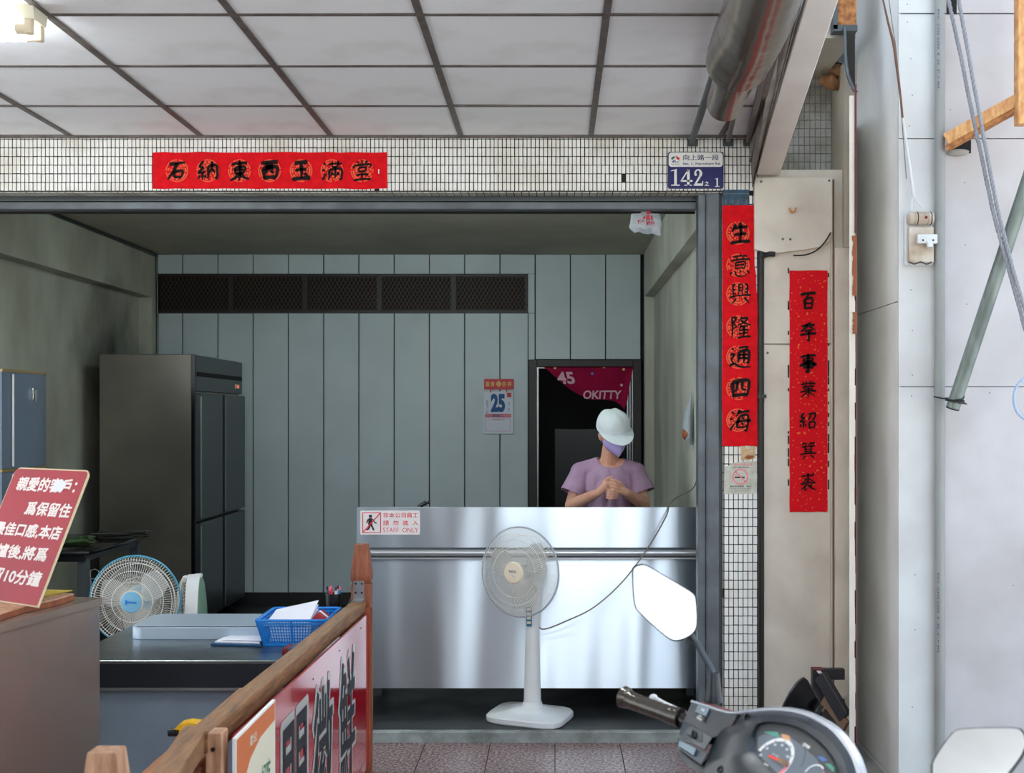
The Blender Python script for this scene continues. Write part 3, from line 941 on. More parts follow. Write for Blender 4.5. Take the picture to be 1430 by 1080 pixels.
# smoky flue
t = thing('flue_pipe', 'wrinkled brown plastic flue hanging under the ceiling at top right', 'pipe', P(1013, 150, 4.49))
p0, p1, p2, p3 = P(1012, 146, 4.4), P(1033, 78, 4.0), P(1054, 34, 3.7), P(1083, -60, 3.1)
obj('end_section', MB().tube([p0 + (p0 - p1) * .07, p0 + (p0 - p1) * .04, p0, p1], [0.035, .056, 0.063, 0.066], 24), 'flue', t)
pr = catmull([p1 + (p0 - p1) * 0.25, p1, p2, p3], 8)
ob_ = MB().tube(pr, [0.066 + 0.038 * min(1, i / 6) ** .6 + R_.uniform(-.002, .002) for i in range(len(pr))], 24)
obj('wide_section', ob_, 'flue', t)
lf = MB().tube(catmull([P(1002, 92, 4.15), P(1014, 52, 3.95), P(1030, 10, 3.7), P(1042, -40, 3.4)], 5), [0.02, 0.035] + [0.045] * 14, 12)
obj('side_fold', lf, 'flue', t)
tp = MB().tube([P(1025, 45, 3.9), P(1022, 68, 3.92), P(1020, 92, 3.95)], 0.0025, 6).box(*[c for q in [(P(1024, 40, 3.88) - V((.01, .004, .004)), P(1024, 40, 3.88) + V((.01, .004, .004)))] for i in range(3) for c in (q[0][i], q[1][i])])
obj('tie', tp, 'plastc', t)

# rust panel, bracket and cloth up in the recess
t = thing('rusted_sheet', 'orange rusted steel panel with peeling edge left of the pillar top', 'panel', P(1180, 20, 5.4))
a, b = P(1169, -60, 5.38), P(1196, 36, 5.38)
obj('panel', MB().box(a.x, b.x, 5.38, 5.41, b.z, a.z), 'rust', t)
obj('frame_edge', MB().box(a.x - 0.02, a.x - 0.002, 5.36, 5.42, b.z - 0.02, a.z).box(a.x - 0.02, b.x, 5.36, 5.42, b.z - 0.028, b.z - 0.002), 'dkmetal2', t)
t = thing('broken_gutter', 'dark torn gutter piece hanging left of the pillar top', 'gutter', P(1190, 100, 5.45))
rg = [[P(1180 + dx, y, 5.36), P(1193 + dx2, y, 5.36), P(1193 + dx2, y, 5.41), P(1180 + dx, y, 5.41)] for y, dx, dx2 in ((36, 0, 1), (60, 0, 1), (95, 1, 1), (118, 8, 1), (128, 15, 2), (132, 17, 2))]
obj('gutter', MB().loft(rg), 'dkgrey', t)
obj('torn_lip', MB().tube(catmull([P(1180, 38, 5.35), P(1181, 80, 5.35), P(1184, 104, 5.35), P(1192, 124, 5.35), P(1197, 129, 5.35)], 4), [0.006 + R_.uniform(0, .003) for _ in range(17)], 6), 'dkmetal', t)
cl_ = MB()
for c, r in (((1160, 115), (.045, .04, .032)), ((1170, 100), (.05, .04, .03)), ((1172, 118), (.03, .03, .03)), ((1152, 112), (.028, .03, .03))):
    cl_.ell(P(c[0], c[1], 5.95), r, Matrix.Rotation(R_.uniform(-1, 1), 3, 'Y'), 12)
for v in cl_.bm.verts:
    v.co += V((R_.uniform(-.004, .004), R_.uniform(-.004, .004), R_.uniform(-.004, .004)))
t = thing('cloth', 'crumpled brown cloth stuffed under the soffit above the cream boards', 'cloth', P(1165, 110, 5.95))
obj('wad', cl_, 'clothb', t)
obj('dark_fold', MB().ell(P(1168, 92, 5.98), (.08, .03, .018), Matrix.Rotation(0.3, 3, 'Y'), 12).ell(P(1180, 110, 5.97), (.025, .03, .05), n=10), 'dkgrey', t)

# ================================================================== light fittings


def tube_light(c, label, length=1.2):
    t = thing('ceiling_light', label, 'light', (c[0], c[1], ZC))
    x0, x1 = c[0] - length / 2, c[0] + length / 2
    z = ZC
    prof = [(-.06, 0), (.06, 0), (.045, -.045), (-.045, -.045)]
    obj('housing', MB().loft([[V((x0, c[1] + y, z + h)) for y, h in prof], [V((x1, c[1] + y, z + h)) for y, h in prof]]), 'fixt', t)
    for s in (-1, 1):
        obj('tube', MB().cone((x0 + .04, c[1] + s * .04, z - .075), (x1 - .04, c[1] + s * .04, z - .075), .0155, n=16), 'tube', t)
        for x in (x0 + .02, x1 - .02):
            obj('socket', MB().box(x - .012, x + .012, c[1] + s * .04 - .014, c[1] + s * .04 + .014, z - .092, z - .044, .003)
                .cone((x, c[1] + s * .04, z - .075), (x + (.04 if x < c[0] else -.04), c[1] + s * .04, z - .075), .0165, n=12), 'plastc', t)
    return t


lt = tube_light((-2.25, 4.03), 'cream twin tube light fixed to the ceiling at top left')
l2 = tube_light((0.1, 0.55), 'twin tube light on the ceiling behind the photographer, seen in the scooter mirror')
l3 = tube_light((0.0, 2.75), 'unseen twin tube light added on the arcade ceiling to light the facade')  # extra fixture added out of view to brighten facade and floor
# unseen lamp added behind the lintel to brighten the back wall
ti = thing('ceiling_light', 'unseen single tube light added on the shop ceiling behind the lintel', 'light', (-0.9, 6.6, CI))
obj('housing', MB().box(-1.5, -0.3, 6.57, 6.63, CI - 0.04, CI, 0.004), 'fixt', ti)
TI = mat('added_shop_tube', (255, 255, 255), 0.5, emis=(0.80, 0.97, 1.0), estr=120)
obj('tube', MB().cone((-1.46, 6.6, CI - .065), (-0.34, 6.6, CI - .065), .015, n=12), TI, ti)

# ================================================================== red papers and signs


def paper(name, x0, x1, z0, z1, y, m, parent, wob=0.003, nx=16, nz=2, th=0.0015, right=None):
    """a slightly wavy sheet hung on the wall plane y"""
    f, bk = [], []
    bm = bmesh.new()
    for i in range(nx + 1):
        f.append([])
        for j in range(nz + 1):
            x = x0 + (x1 - x0) * i / nx
            z = z0 + (z1 - z0) * j / nz
            if right and i == nx:
                x += right(z)
            ex = R_.uniform(-wob, wob) if i in (0, nx) else 0
            ez = R_.uniform(-wob, wob) if j in (0, nz) else 0
            f[-1].append(bm.verts.new(V((x + ex * .5, y - R_.uniform(0, wob * .5), z + ez * .6))))
    for i in range(nx):
        for j in range(nz):
            bm.faces.new((f[i][j], f[i + 1][j], f[i + 1][j + 1], f[i][j + 1]))
    r = bmesh.ops.extrude_face_region(bm, geom=list(bm.faces))
    for v in r['geom']:
        if isinstance(v, bmesh.types.BMVert):
            v.co.y += th
    return obj(name, bm, m, parent)


S = FPX / 5.85


def X_(px):
    return (px - CX) / S


def Z_(py):
    return CZ + (CY - py) / S


t = thing('red_banner', 'wide horizontal red paper with seven brush characters on the mosaic lintel', 'banner', (X_(377), 5.845, Z_(265)))
paper('paper_sheet', X_(213.5), X_(540.5), Z_(264), Z_(213), 5.846, 'red', t, 0.004, 20)
for ch, px in zip('石納東西玉滿堂', (248, 291, 335, 377, 421, 464, 506)):
    c = (X_(px), Z_(239))
    medallion(c, 0.053, t, 5.8405)
    brush(ch, c, 0.102, t, 5.8395, 1.15)
obj('tape_mark', MB().box(X_(528.5), X_(530), 5.8395, 5.841, Z_(243), Z_(237)), 'white', t)
t = thing('red_scroll', 'long vertical red paper with seven brush characters on the mosaic column', 'banner', (X_(1032), 5.845, Z_(623)))
paper('paper_sheet', X_(1008.5), X_(1052), Z_(623), Z_(287), 5.846, 'red', t, 0.003, 4, 24, right=lambda z: 0.018 if 1.37 < z < 2.12 else (0.004 if z > 2.2 else 0.012))
for ch, py in zip('生意興隆通四海', (326, 371, 411, 457, 499, 543, 587)):
    c = (X_(1033), Z_(py))
    medallion((X_(1030), Z_(py)), 0.054, t, 5.8405)
    brush(ch, c, 0.108, t, 5.8395)
t = thing('red_scroll', 'vertical gold-flecked red paper on the cream boards, farther right than the column', 'banner', (X_(1129), 5.845, Z_(715)))
M['redf'] = mat('gold_flecked_red_paper', (220, 8, 26), 0.7, col2=(230, 120, 60), nscale=75, nlo=0.30, nhi=0.34, ndetail=1, spec=0.2)
paper('paper_sheet', X_(1102.5), X_(1155.5), Z_(715), Z_(378), 5.848, 'redf', t, 0.002, 4, 20)
for ch, py in zip('百年事業紹箕裘', (421, 463, 507, 544, 588, 630, 673)):
    brush(ch, (X_(1128), Z_(py)), 0.086, t, 5.8415)
e = MB()
for k in range(26):
    z = R_.uniform(Z_(690), Z_(378))
    s = R_.choice((0, 1))
    x = (X_(1101), X_(1157))[s]
    e.box(x - .003, x + .003, 5.849, 5.8515, z, z + R_.uniform(.01, .05))
obj('dark_residue', e, 'dkgrey', t, smooth=False)

# blue number plate
t = thing('number_plate', 'blue and white enamel street number plate at the right end of the lintel', 'sign', (X_(971), 5.845, Z_(264)))
x0, x1, z0, z1 = X_(932.5), X_(1010), Z_(264), Z_(213)


def rrect(x0, x1, z0, z1, r, y, n=5):
    pts = []
    for cx, cz, a0 in ((x1 - r, z1 - r, 0), (x0 + r, z1 - r, PI / 2), (x0 + r, z0 + r, PI), (x1 - r, z0 + r, 1.5 * PI)):
        for k in range(n + 1):
            a = a0 + PI / 2 * k / n
            pts.append(V((cx + r * math.cos(a), y, cz + r * math.sin(a))))
    return pts


obj('plate', MB().prism(rrect(x0, x1, z0, z1, .01, 5.836), V((0, .012, 0))), 'navy', t)
obj('white_field', MB().prism(rrect(x0 + .003, x1 - .004, Z_(234), z1 - .003, .014, 5.8345), V((0, .002, 0))), 'white', t)
text('lettering', '向上路一段', (X_(978.5), 5.834, Z_(221)), X_(1004) - X_(954), .027, 'navytx', t, off=.012)
text('lettering', 'Sec. 1, Xiangshang Rd.', (X_(979.5), 5.834, Z_(230)), X_(1006) - X_(953), .0155, 'navytx', t, off=.02)
text('lettering', '臺中市', (X_(943), 5.834, Z_(227.5)), .032, .0095, 'navytx', t, off=.02)
text('lettering', 'Taichung City', (X_(943), 5.834, Z_(230.6)), .042, .006, 'navytx', t, off=.01)


def flat(name, pix, y, m, parent, th=.001):
    k = FPX / y
    return obj(name, MB().prism([V(((a - CX) / k, y, CZ + (CY - b) / k)) for a, b in pix], V((0, th, 0))), m, parent, smooth=False)


flat('emblem', [(937, 221), (941, 218), (943, 220), (940, 222), (938.5, 224)], 5.834, 'signg', t)
flat('emblem', [(943, 217), (950, 221.5), (948, 222.5), (949.5, 225), (945, 222)], 5.834, 'redpr', t)
flat('emblem', [(939, 225), (943, 223), (944, 224), (940.5, 225.5)], 5.834, 'blu2', t)
# serif numerals


def serif(name, glyph, cx, cz, h, y, m, parent):
    """heavy serif figures built from strokes; h = height"""
    mb = MB()

    def q(pts):
        mb.prism([V((cx + a * h, y, cz + (b - .5) * h)) for a, b in pts], V((0, .0012, 0)))
    if glyph == '1':
        q([(-.06, .04), (.09, .04), (.09, 1), (.06, 1), (-.06, .92)])
        q([(-.24, 0), (.26, 0), (.26, .07), (-.24, .07)])
        q([(-.26, .86), (-.02, .90), (-.02, .97), (-.26, .90)])
    elif glyph == '4':
        q([(.02, 0), (.17, 0), (.17, 1), (.02, 1)])
        q([(-.13, 0), (.30, 0), (.30, .06), (-.13, .06)])
        q([(-.36, .24), (.34, .24), (.34, .34), (-.36, .34)])
        q([(-.36, .30), (-.27, .30), (.17, 1), (.08, 1)])
    elif glyph == '2':
        arc = [(-.02 + .24 * math.cos(a), .72 + .27 * math.sin(a)) for a in [PI * (1.05 - 1.35 * k / 12) for k in range(13)]]
        inn = [(-.04 + .10 * math.cos(a), .74 + .17 * math.sin(a)) for a in [PI * (1.05 - 1.35 * k / 12) for k in range(13)]]
        for k in range(12):
            q([arc[k], arc[k + 1], inn[k + 1], inn[k]])
        q([(.16, .56), (.02, .56), (-.28, .05), (-.12, .12)])
        q([(-.29, 0), (.26, 0), (.28, .28), (.23, .28), (.19, .14), (-.20, .13), (-.29, .06)])
        mb.lathe([(.075 * h, 0), (.075 * h, .0012)], (cx - .17 * h, y, cz + (.66 - .5) * h), V((0, 1, 0)), 14)
    return obj(name, mb, m, parent, smooth=False)


HN = Z_(237) - Z_(260.5)
for gly, px in (('1', 942.5), ('4', 958.5), ('2', 975)):
    serif('numeral', gly, X_(px), Z_(248.6), HN, 5.8345, 'white', t)
serif('numeral', '1', X_(1000.8), Z_(255.6), HN * .52, 5.8345, 'white', t)
text('lettering', '之', (X_(986.5), 5.8345, Z_(257.5)), .022, .022, 'white', t, off=.03)

t = thing('old_number_plate', 'worn dark blue number plate partly hidden above the column scroll', 'sign', (X_(1028), 5.85, Z_(288)))
flat('plate', [(1009, 265), (1046, 265), (1047, 289), (1010, 289)], 5.848, 'oldblue', t, .004)
text('lettering', '142-1', (X_(1028), 5.8475, Z_(282)), .1, .02, 'dkmetal', t, off=.0)
flat('stripe', [(1010, 270), (1046, 270), (1046, 271), (1010, 271)], 5.8475, 'dkmetal', t)

# no smoking sticker
t = thing('no_smoking_sticker', 'off-white no smoking sticker on the column under the red scroll', 'sticker', (X_(1033), 5.85, Z_(692)))
flat('sheet', [(1011.5, 652), (1017, 651), (1025, 647), (1030, 645.5), (1057, 644), (1057, 689), (1049, 690), (1011, 690)], 5.8495, 'stickg', t, .002)
text('lettering', '室內禁止吸菸', (X_(1037.5), 5.849, Z_(649)), .09, .0115, 'pinkst', t, off=.01)
text('lettering', 'NO SMOKING', (X_(1034.5), 5.849, Z_(653)), .075, .006, 'blackpr', t, off=.01)
rg = MB()
for k in range(32):
    a0, a1 = 2 * PI * k / 32, 2 * PI * (k + 1) / 32
    rg.bm.faces.new([rg.bm.verts.new(V((X_(1034) + r * math.cos(a), 5.8485, Z_(666) + r * math.sin(a)))) for r, a in ((.031, a0), (.037, a0), (.037, a1), (.031, a1))])
dx = .034 * .707
rg.bm.faces.new([rg.bm.verts.new(V((X_(1034) + a, 5.8485, Z_(666) + b))) for a, b in ((-dx - .002, dx - .002), (-dx + .002, dx + .002), (dx + .002, -dx + .002), (dx - .002, -dx - .002))])
obj('prohibition_ring', rg, 'pinkst', t, smooth=False)
flat('cigarette', [(1026, 666), (1040, 666), (1040, 668), (1026, 668)], 5.849, 'blackpr', t, .0003)
text('lettering', '違者依法處罰．請勿', (X_(1034), 5.849, Z_(679.5)), .1, .008, 'blackpr', t, off=.01)
text('lettering', 'NO SMOKING HERE · OFFENDERS FINED', (X_(1033), 5.849, Z_(682.7)), .1, .004, 'blackpr', t, off=.0)
text('lettering', '臺中市衛生局', (X_(1036), 5.849, Z_(685.6)), .065, .0055, 'cordb', t, off=.0)
t = thing('paper_label', 'small tan torn paper label between red scroll and no smoking sticker', 'label', (X_(1044), 5.85, Z_(643)))
flat('paper', [(1034, 621), (1055, 621), (1055, 640), (1050, 641.5), (1045, 643), (1035, 643)], 5.8487, 'tancard', t, .002)
flat('grey_mark', [(1041, 622), (1048, 622), (1048, 627), (1041, 627)], 5.848, 'stickg', t)
flat('torn_mark', [(1039, 640), (1044, 636), (1053, 636.5), (1052, 640), (1046, 641.5)], 5.848, 'brownp', t)

# ================================================================== steel counter
YC = 6.25
k6 = FPX / YC
cx0, cx1 = (498 - CX) / k6, 0.74
t = thing('steel_counter', 'long brushed stainless steel counter behind the white standing fan', 'counter', ((cx0 + cx1) / 2, 6.5, 0.05))


def zc(py):
    return CZ + (CY - py) / k6


def leaned(x0, x1, z0, z1, y, lean, th=.016):
    # a sheet whose top leans slightly away from the street
    return MB().loft([[V((x, y + (0 if z == z0 else lean), z)) for x, z in ((x0, z0), (x1, z0), (x1, z1), (x0, z1))],
                      [V((x, y + th + (0 if z == z0 else lean), z)) for x, z in ((x0, z0), (x1, z0), (x1, z1), (x0, z1))]])


obj('upper_panel', leaned(cx0, cx1, zc(765), zc(709), YC, .009), 'steel', t, smooth=False)
obj('lower_panel', leaned(cx0 + .02, cx1, zc(959), zc(779), YC - .04, .070), 'steel', t, smooth=False)
M['raily'] = mat('polished_steel_rail', (206, 210, 214), 0.3, metal=0.8)
rl = obj('rail', MB().cone((cx0 + .02, YC - .004, zc(772.3)), (cx1, YC - .004, zc(772.3)), .0165, n=20), 'raily', t)
obj('rail_shadow_gap', MB().box(cx0 + .02, cx1, YC + .006, YC + .018, zc(779), zc(765)), 'dkmetal2', t)
obj('edge_fold', MB().box(cx0 + .02, cx1, YC - .001, YC + .01, zc(781.5), zc(779), .001), 'raily', t)
obj('worktop', MB().box(cx0 + .01, cx1, YC + .03, 6.86, .80, .84, .003), 'steel2', t)
obj('side_panel', MB().box(cx0 + .02, cx0 + .035, YC + .03, 6.86, zc(959), .80), 'steel', t)
for x in (cx0 + .06, cx1 - .03):
    for y in (YC + .35, 6.82):
        obj('leg', MB().box(x - .02, x + .02, y - .02, y + .02, .05, .80), 'steel2', t)
obj('lower_shelf', MB().box(cx0 + .03, cx1, YC + .1, 6.84, .24, .26), 'steel2', t)
for px, py in ((597, 777.5), (630, 777.5), (795, 777.8)):
    p = P(px, py, YC)
    obj('screw', MB().lathe([(.004, 0), (.003, .003)], (p.x, YC - .004, p.z), V((0, -1, 0)), 8), 'darkp', t)
t = thing('staff_sticker', 'white and red staff only sticker at the upper left end of the steel counter', 'sticker', ((542 - CX) / k6, YC, zc(747)))
y = YC - .002


def fl6(name, pix, m, dy=0, th=.0008):
    return flat(name, pix, y - dy, m, t, th)


k_ = FPX / y
obj('sheet', MB().prism(rrect((503 - CX) / k_, (586.5 - CX) / k_, CZ + (CY - 747) / k_, CZ + (CY - 713.5) / k_, .006, y), V((0, .0015, 0))), 'sticker', t)
x0, x1, zA, zB = (506 - CX) / k_, (532 - CX) / k_, CZ + (CY - 744.5) / k_, CZ + (CY - 716) / k_
bd = .0035
obj('pictogram_frame', MB().box(x0, x1, y - .0012, y, zA, zA + bd).box(x0, x1, y - .0012, y, zB - bd, zB).box(x0, x0 + bd, y - .0012, y, zA, zB).box(x1 - bd, x1, y - .0012, y, zA, zB), 'redpr', t)
fg = MB()


def ln(a, b, wd, yy=y - .0008):
    A = P(a[0], a[1], yy)
    B = P(b[0], b[1], yy)
    fg.beam(A, B, wd, .0006, up=V((0, 1, 0)))


fg.lathe([(.0085, 0), (.0085, .0006)], P(517.3, 721.3, y - .0012), V((0, 1, 0)), 14)
for a, b, wd in (((517.5, 724), (517, 733), .021), ((514, 725.5), (512, 731), .006), ((521, 725.5), (523, 730), .006), ((523, 730), (526, 731), .006),
                 ((517, 732), (520, 736), .010), ((520, 736), (522, 741), .008), ((516, 732), (515.5, 738), .010), ((515.5, 738), (512, 740.5), .008)):
    ln(a, b, wd)
obj('walking_figure', fg, 'blackpr', t, smooth=False)
fg = MB()
fg.beam(P(507.5, 743, y - .0014), P(531, 717, y - .0014), .005, .0006, up=V((0, 1, 0)))
obj('red_slash', fg, 'redpr', t, smooth=False)
text('lettering', '非本公司員工', P(559.5, 719.8, y - .001), 49 / k_, 7 / k_, 'redpr', t, off=.005)
text('lettering', '請  勿  進  入', P(559.5, 730.5, y - .001), 49 / k_, 7 / k_, 'redpr', t, off=.005)
text('lettering', 'STAFF  ONLY', P(559.5, 740.5, y - .001), 49 / k_, 6.2 / k_, 'redpr', t, off=-.008)
# dark ladle handle behind the panel
t = thing('ladle', 'dark ladle handle sticking up behind the steel counter near its left end', 'ladle', P(591, 760, 6.4))
obj('handle', MB().tube(catmull([P(596, 702, 6.4), P(592, 704, 6.4), P(586, 708, 6.4), P(584, 716, 6.4), V((-0.70, 6.4, .88))], 5), [.004, .005, .012, .013, .012] + [.011] * 16, 8), 'darkp', t)
obj('knob', MB().ell(P(598, 702, 6.4), (.006, .008, .009), n=10).tube([P(598, 702, 6.4), P(599, 699.5, 6.4)], .002, 6), 'darkp', t)
obj('bowl', MB().ell((-0.70, 6.4, .86), (.045, .045, .025), n=14), 'darkp', t)

# ================================================================== fans


def fan_head(t, c, f, r, depth, rimm, capm, capc=None, wires=100, rings=(.55, .72, .86), blade='fblade', hubm=None, rimr=.0045):
    """guard, blades, motor of a fan: c centre of the rim plane, f facing direction"""
    f = V(f).normalized()
    x = f.cross(V((0, 0, 1))).normalized()
    z = x.cross(f).normalized()

    def pt(rad, a, h):
        return c + x * (rad * math.cos(a)) + z * (rad * math.sin(a)) + f * h
    obj('rim', MB().tube([pt(r, 2 * PI * k / 64, 0) for k in range(64)], rimr, 8, closed=True), rimm, t)
    g = MB()
    for k in range(wires):
        a = 2 * PI * k / wires
        g.tube([pt(.20 * r, a, depth), pt(.5 * r, a, depth), pt(.86 * r, a, depth * .72), pt(.97 * r, a, depth * .4), pt(r, a, 0)], .0008, 4, caps=False)
    for q in rings:
        h = depth if q < .6 else depth * (1 - .28 * (q - .5) / .36)
        g.tube([pt(q * r, 2 * PI * k / 56, h) for k in range(56)], .0013, 5, closed=True)
    obj('front_guard', g, 'wire', t, kind='stuff')
    g = MB()
    for k in range(wires):
        a = 2 * PI * (k + .5) / wires
        g.tube([pt(.25 * r, a, -depth * 1.1), pt(.8 * r, a, -depth), pt(.97 * r, a, -depth * .5), pt(r, a, 0)], .0008, 4, caps=False)
    for q in (.5, .8):
        g.tube([pt(q * r, 2 * PI * k / 56, -depth) for k in range(56)], .0013, 5, closed=True)
    obj('rear_guard', g, 'wire', t, kind='stuff')
    hc = obj('hub_cap', MB().lathe([(.245 * r, -.004), (.245 * r, .004), (.22 * r, .009), (.001, .012)], c + f * depth, f, 36), capm, t)
    for k in range(3):
        a0 = 2 * PI * k / 3 + .4
        b = MB()
        n = 10
        rings_ = []
        for i in range(n + 1):
            u = i / n
            rad = r * (.16 + .66 * u)
            half = (.30 + .42 * math.sin(PI * min(1, u * .9 + .1)))
            tw = .03 * (1 - .5 * u)
            rings_.append([pt(rad, a0 - half, -tw), pt(rad, a0, 0), pt(rad, a0 + half * (1 - .3 * u), tw), pt(rad, a0 + half * (1 - .3 * u), tw - .002), pt(rad, a0, -.002), pt(rad, a0 - half, -tw - .002)])
        b.loft(rings_)
        obj('blade', b, blade, t)
    obj('spinner', MB().lathe([(.17 * r, -.03), (.17 * r, .015), (.12 * r, .025), (.001, .028)], c, f, 24), blade, t)
    obj('motor_housing', MB().lathe([(.03, -.17), (.048, -.155), (.058, -.10), (.06, -.05), (.055, -.04)], c - f * (depth - .035), f, 24), hubm or 'plastw', t)
    return x, z, f, hc


# white standing fan
FY = 6.08
fc = P(726, 799, 5.99)
fdir = V((-.50, -.86, .03)).normalized()
colx = (743.5 - CX) * FY / FPX
t = thing('standing_fan', 'white pedestal fan with beige hub in front of the steel counter', 'fan', (colx, FY, .05))
fx, fz, ff, hc = fan_head(t, fc, fdir, .213, .055, 'rimg', 'plastc', wires=110)
text('lettering', 'TECO', fc + ff * .0675 + fz * .006, .042, .011, 'navytx', t, xd=-fx if fx.x < 0 else fx, yd=fz, off=.03)
sw = MB().prism([fc + ff * .0675 + (fx if fx.x > 0 else -fx) * a + fz * b for a, b in ((-.008, -.008), (.002, -.012), (.018, -.021), (.006, -.018))], ff * .0006)
obj('logo_mark', sw, 'fblue', t, smooth=False)
u_ = V((.91, -.41, 0)).normalized()
v_ = V((.29, .957, 0)).normalized()
bc = V((colx - .012, 6.085, .05))


def base_ring(s, h, rr=.28):
    pts = []
    for k in range(32):
        a = 2 * PI * k / 32
        ca, sa = math.cos(a), math.sin(a)
        q = 1 / (abs(ca) ** 5 + abs(sa) ** 5) ** (1 / 5)
        pts.append(bc + u_ * (.2 * s * ca * q) + v_ * (.175 * s * sa * q) + V((0, 0, h)))
    return pts


obj('base', MB().loft([base_ring(.97, 0), base_ring(1, .006), base_ring(1, .026), base_ring(.96, .034), base_ring(.62, .042), base_ring(.45, .052), base_ring(.34, .062)]), 'plastw', t)
cb = V((colx, FY, 0))
obj('foot_collar', MB().lathe([(.085, .085), (.07, .10), (.052, .115), (.044, .135)], cb + V((0, 0, .0)), n=28), 'plastw', t)
obj('lower_column', MB().lathe([(.043, .10), (.039, .25), (.033, .50), (.032, .52)], cb, n=28), 'plastw', t)
obj('upper_column', MB().lathe([(.035, .50), (.036, .53), (.040, .60), (.041, .70), (.034, .735), (.02, .75)], cb, n=28), 'plastw', t)
obj('neck', MB().tube([cb + V((0, 0, .72)), cb + V((.0, .0, .79)), fc - ff * .1 + V((0, 0, -.02))], [.026, .026, .03], 16), 'plastw', t)
pn = cb + V((-.016, -.0415, .595))
sp_ = obj('switch_panel', MB().box(pn.x - .012, pn.x + .014, pn.y - .006, pn.y + .01, .505 + .0, .60, .002), 'teal', t)
for k in range(4):
    z = .588 - k * .0215
    obj('button', MB().box(pn.x - .009, pn.x + .010, pn.y - .012, pn.y - .005, z - .0065, z + .0065, .003, 2), 'plastc', sp_)
# its cord
crd = catmull([cb + V((.02, .04, .5)), P(760, 879, 6.12), P(790, 868, 6.1), P(830, 848, 6.12), P(870, 812, 6.16), P(905, 765, 6.2), P(930, 722, 6.22), P(938, 700, 6.3), P(975, 660, 6.6), P(990, 640, 6.2)][:8] + [V((.72, 6.5, 1.15)), V((.75, 6.5, 1.3))], 8)
tag(obj('power_cord', MB().tube(crd, .0035, 8), 'cordb'), 'grey power cord rising from the standing fan over the steel counter', 'cord')

# blue-rimmed fan behind the steel table
F2 = P(189, 839, 5.42)
t = thing('standing_fan', 'fan with blue rim and pale blue hub behind the low steel table', 'fan', (F2.x, 5.46, 0))
fx, fz, ff, hc = fan_head(t, F2, V((.05, -1, .02)), .192, .05, 'rimb', 'fblue', wires=96, rings=(.45, .68, .86, .93), hubm='fblue')
obj('hub_ring', MB().tube([F2 + ff * .052 + V((math.cos(a) * .047, 0, math.sin(a) * .047)) for a in [2 * PI * k / 40 for k in range(40)]], .0035, 6, closed=True), 'plastc', t)
e = MB()
q = ff * .064
e.prism([F2 + q + V((a, 0, b)) for a, b in ((-.024, .012), (-.012, .003), (-.024, -.014))], V((0, -.001, 0)))
e.prism([F2 + q + V((a, 0, b)) for a, b in ((-.014, .004), (.006, .003), (.006, -.004), (-.014, -.003))], V((0, -.001, 0)))
e.prism([F2 + q + V((a, 0, b)) for a, b in ((.004, .003), (.024, .002), (.022, -.006), (.006, -.003))], V((0, -.001, 0)))
obj('hub_mark', e, 'blue', t, smooth=False)
obj('column', MB().lathe([(.03, .03), (.026, .3), (.03, .62), (.02, .7)], (F2.x, 5.50, 0), n=20), 'plastw', t)
obj('base', MB().lathe([(.135, 0), (.135, .02), (.11, .035), (.04, .05)], (F2.x, 5.46, 0), n=32), 'plastw', t)

# third fan seen edge-on
F3 = P(271.5, 866, 5.72)
t = thing('standing_fan', 'white fan seen edge-on right of the blue-rimmed fan', 'fan', (F3.x, 5.70, 0))
R3 = .206
AX3 = V((.975, .20, 0)).normalized()
AY3 = V((-AX3.y, AX3.x, 0))


def f3(h, rad, a):
    return F3 + AX3 * h + AY3 * (rad * math.cos(a)) + V((0, 0, rad * math.sin(a)))


obj('drum_rim', MB().lathe([(R3 - .012, -.030), (R3, -.026), (R3 + .002, 0), (R3, .026), (R3 - .012, .030)], F3, AX3, 48, cap=False), 'plastw', t)
g = MB()
for k in range(60):
    a = 2 * PI * k / 60
    g.tube([f3(-.075, .04, a), f3(-.07, R3 * .7, a), f3(-.055, R3 * .92, a), f3(-.026, R3, a)], .001, 4, caps=False)
for q, h in ((.3, -.075), (.5, -.073), (.7, -.07), (.85, -.062), (.95, -.05)):
    g.tube([f3(h, R3 * q, 2 * PI * k / 48) for k in range(48)], .001, 4, closed=True)
obj('front_guard', g, 'wire', t, kind='stuff')
M['palegreen'] = mat('pale_green_plastic', (110, 140, 120), 0.4)
obj('rear_shell', MB().lathe([(.03, .055), (.10, .050), (R3 * .85, .04), (R3 - .006, .028)], F3, AX3, 40), 'palegreen', t)
obj('latch', MB().box(F3.x - .05, F3.x - .028, 5.70, 5.74, F3.z + R3 - .035, F3.z + R3 - .005, .004), 'plastw', t)
obj('carry_knob', MB().box(F3.x + .0, F3.x + .034, 5.70, 5.74, F3.z + R3 - .015, F3.z + R3 + .004, .006, 2), 'plastw', t)
obj('stand', MB().lathe([(.10, 0), (.10, .02), (.05, .04), (.025, .06), (.022, F3.z - R3 + .01)], (F3.x, 5.70, 0), n=28), 'plastw', t)

# ================================================================== wooden fence with signs


def post(name, label, x, y, wd, top, m, group=None, rz=0):
    t = thing(name, label, 'post', (x, y, 0), group)
    h = wd / 2
    mb = MB()

    def ring(s, z):
        return [V((x + a * s, y + b * s, z)) for a, b in ((-h, -h), (h, -h), (h, h), (-h, h))]
    mb.loft([ring(1, 0.0), ring(1, top - .155)])
    obj('shaft', mb, m, t)
    obj('cap', MB().loft([ring(.88, top - .155), ring(.88, top - .148), ring(1.03, top - .14), ring(1.03, top - .11), ring(.98, top - .095), ring(.70, top - .01), ring(.66, top)]), m, t)
    return t


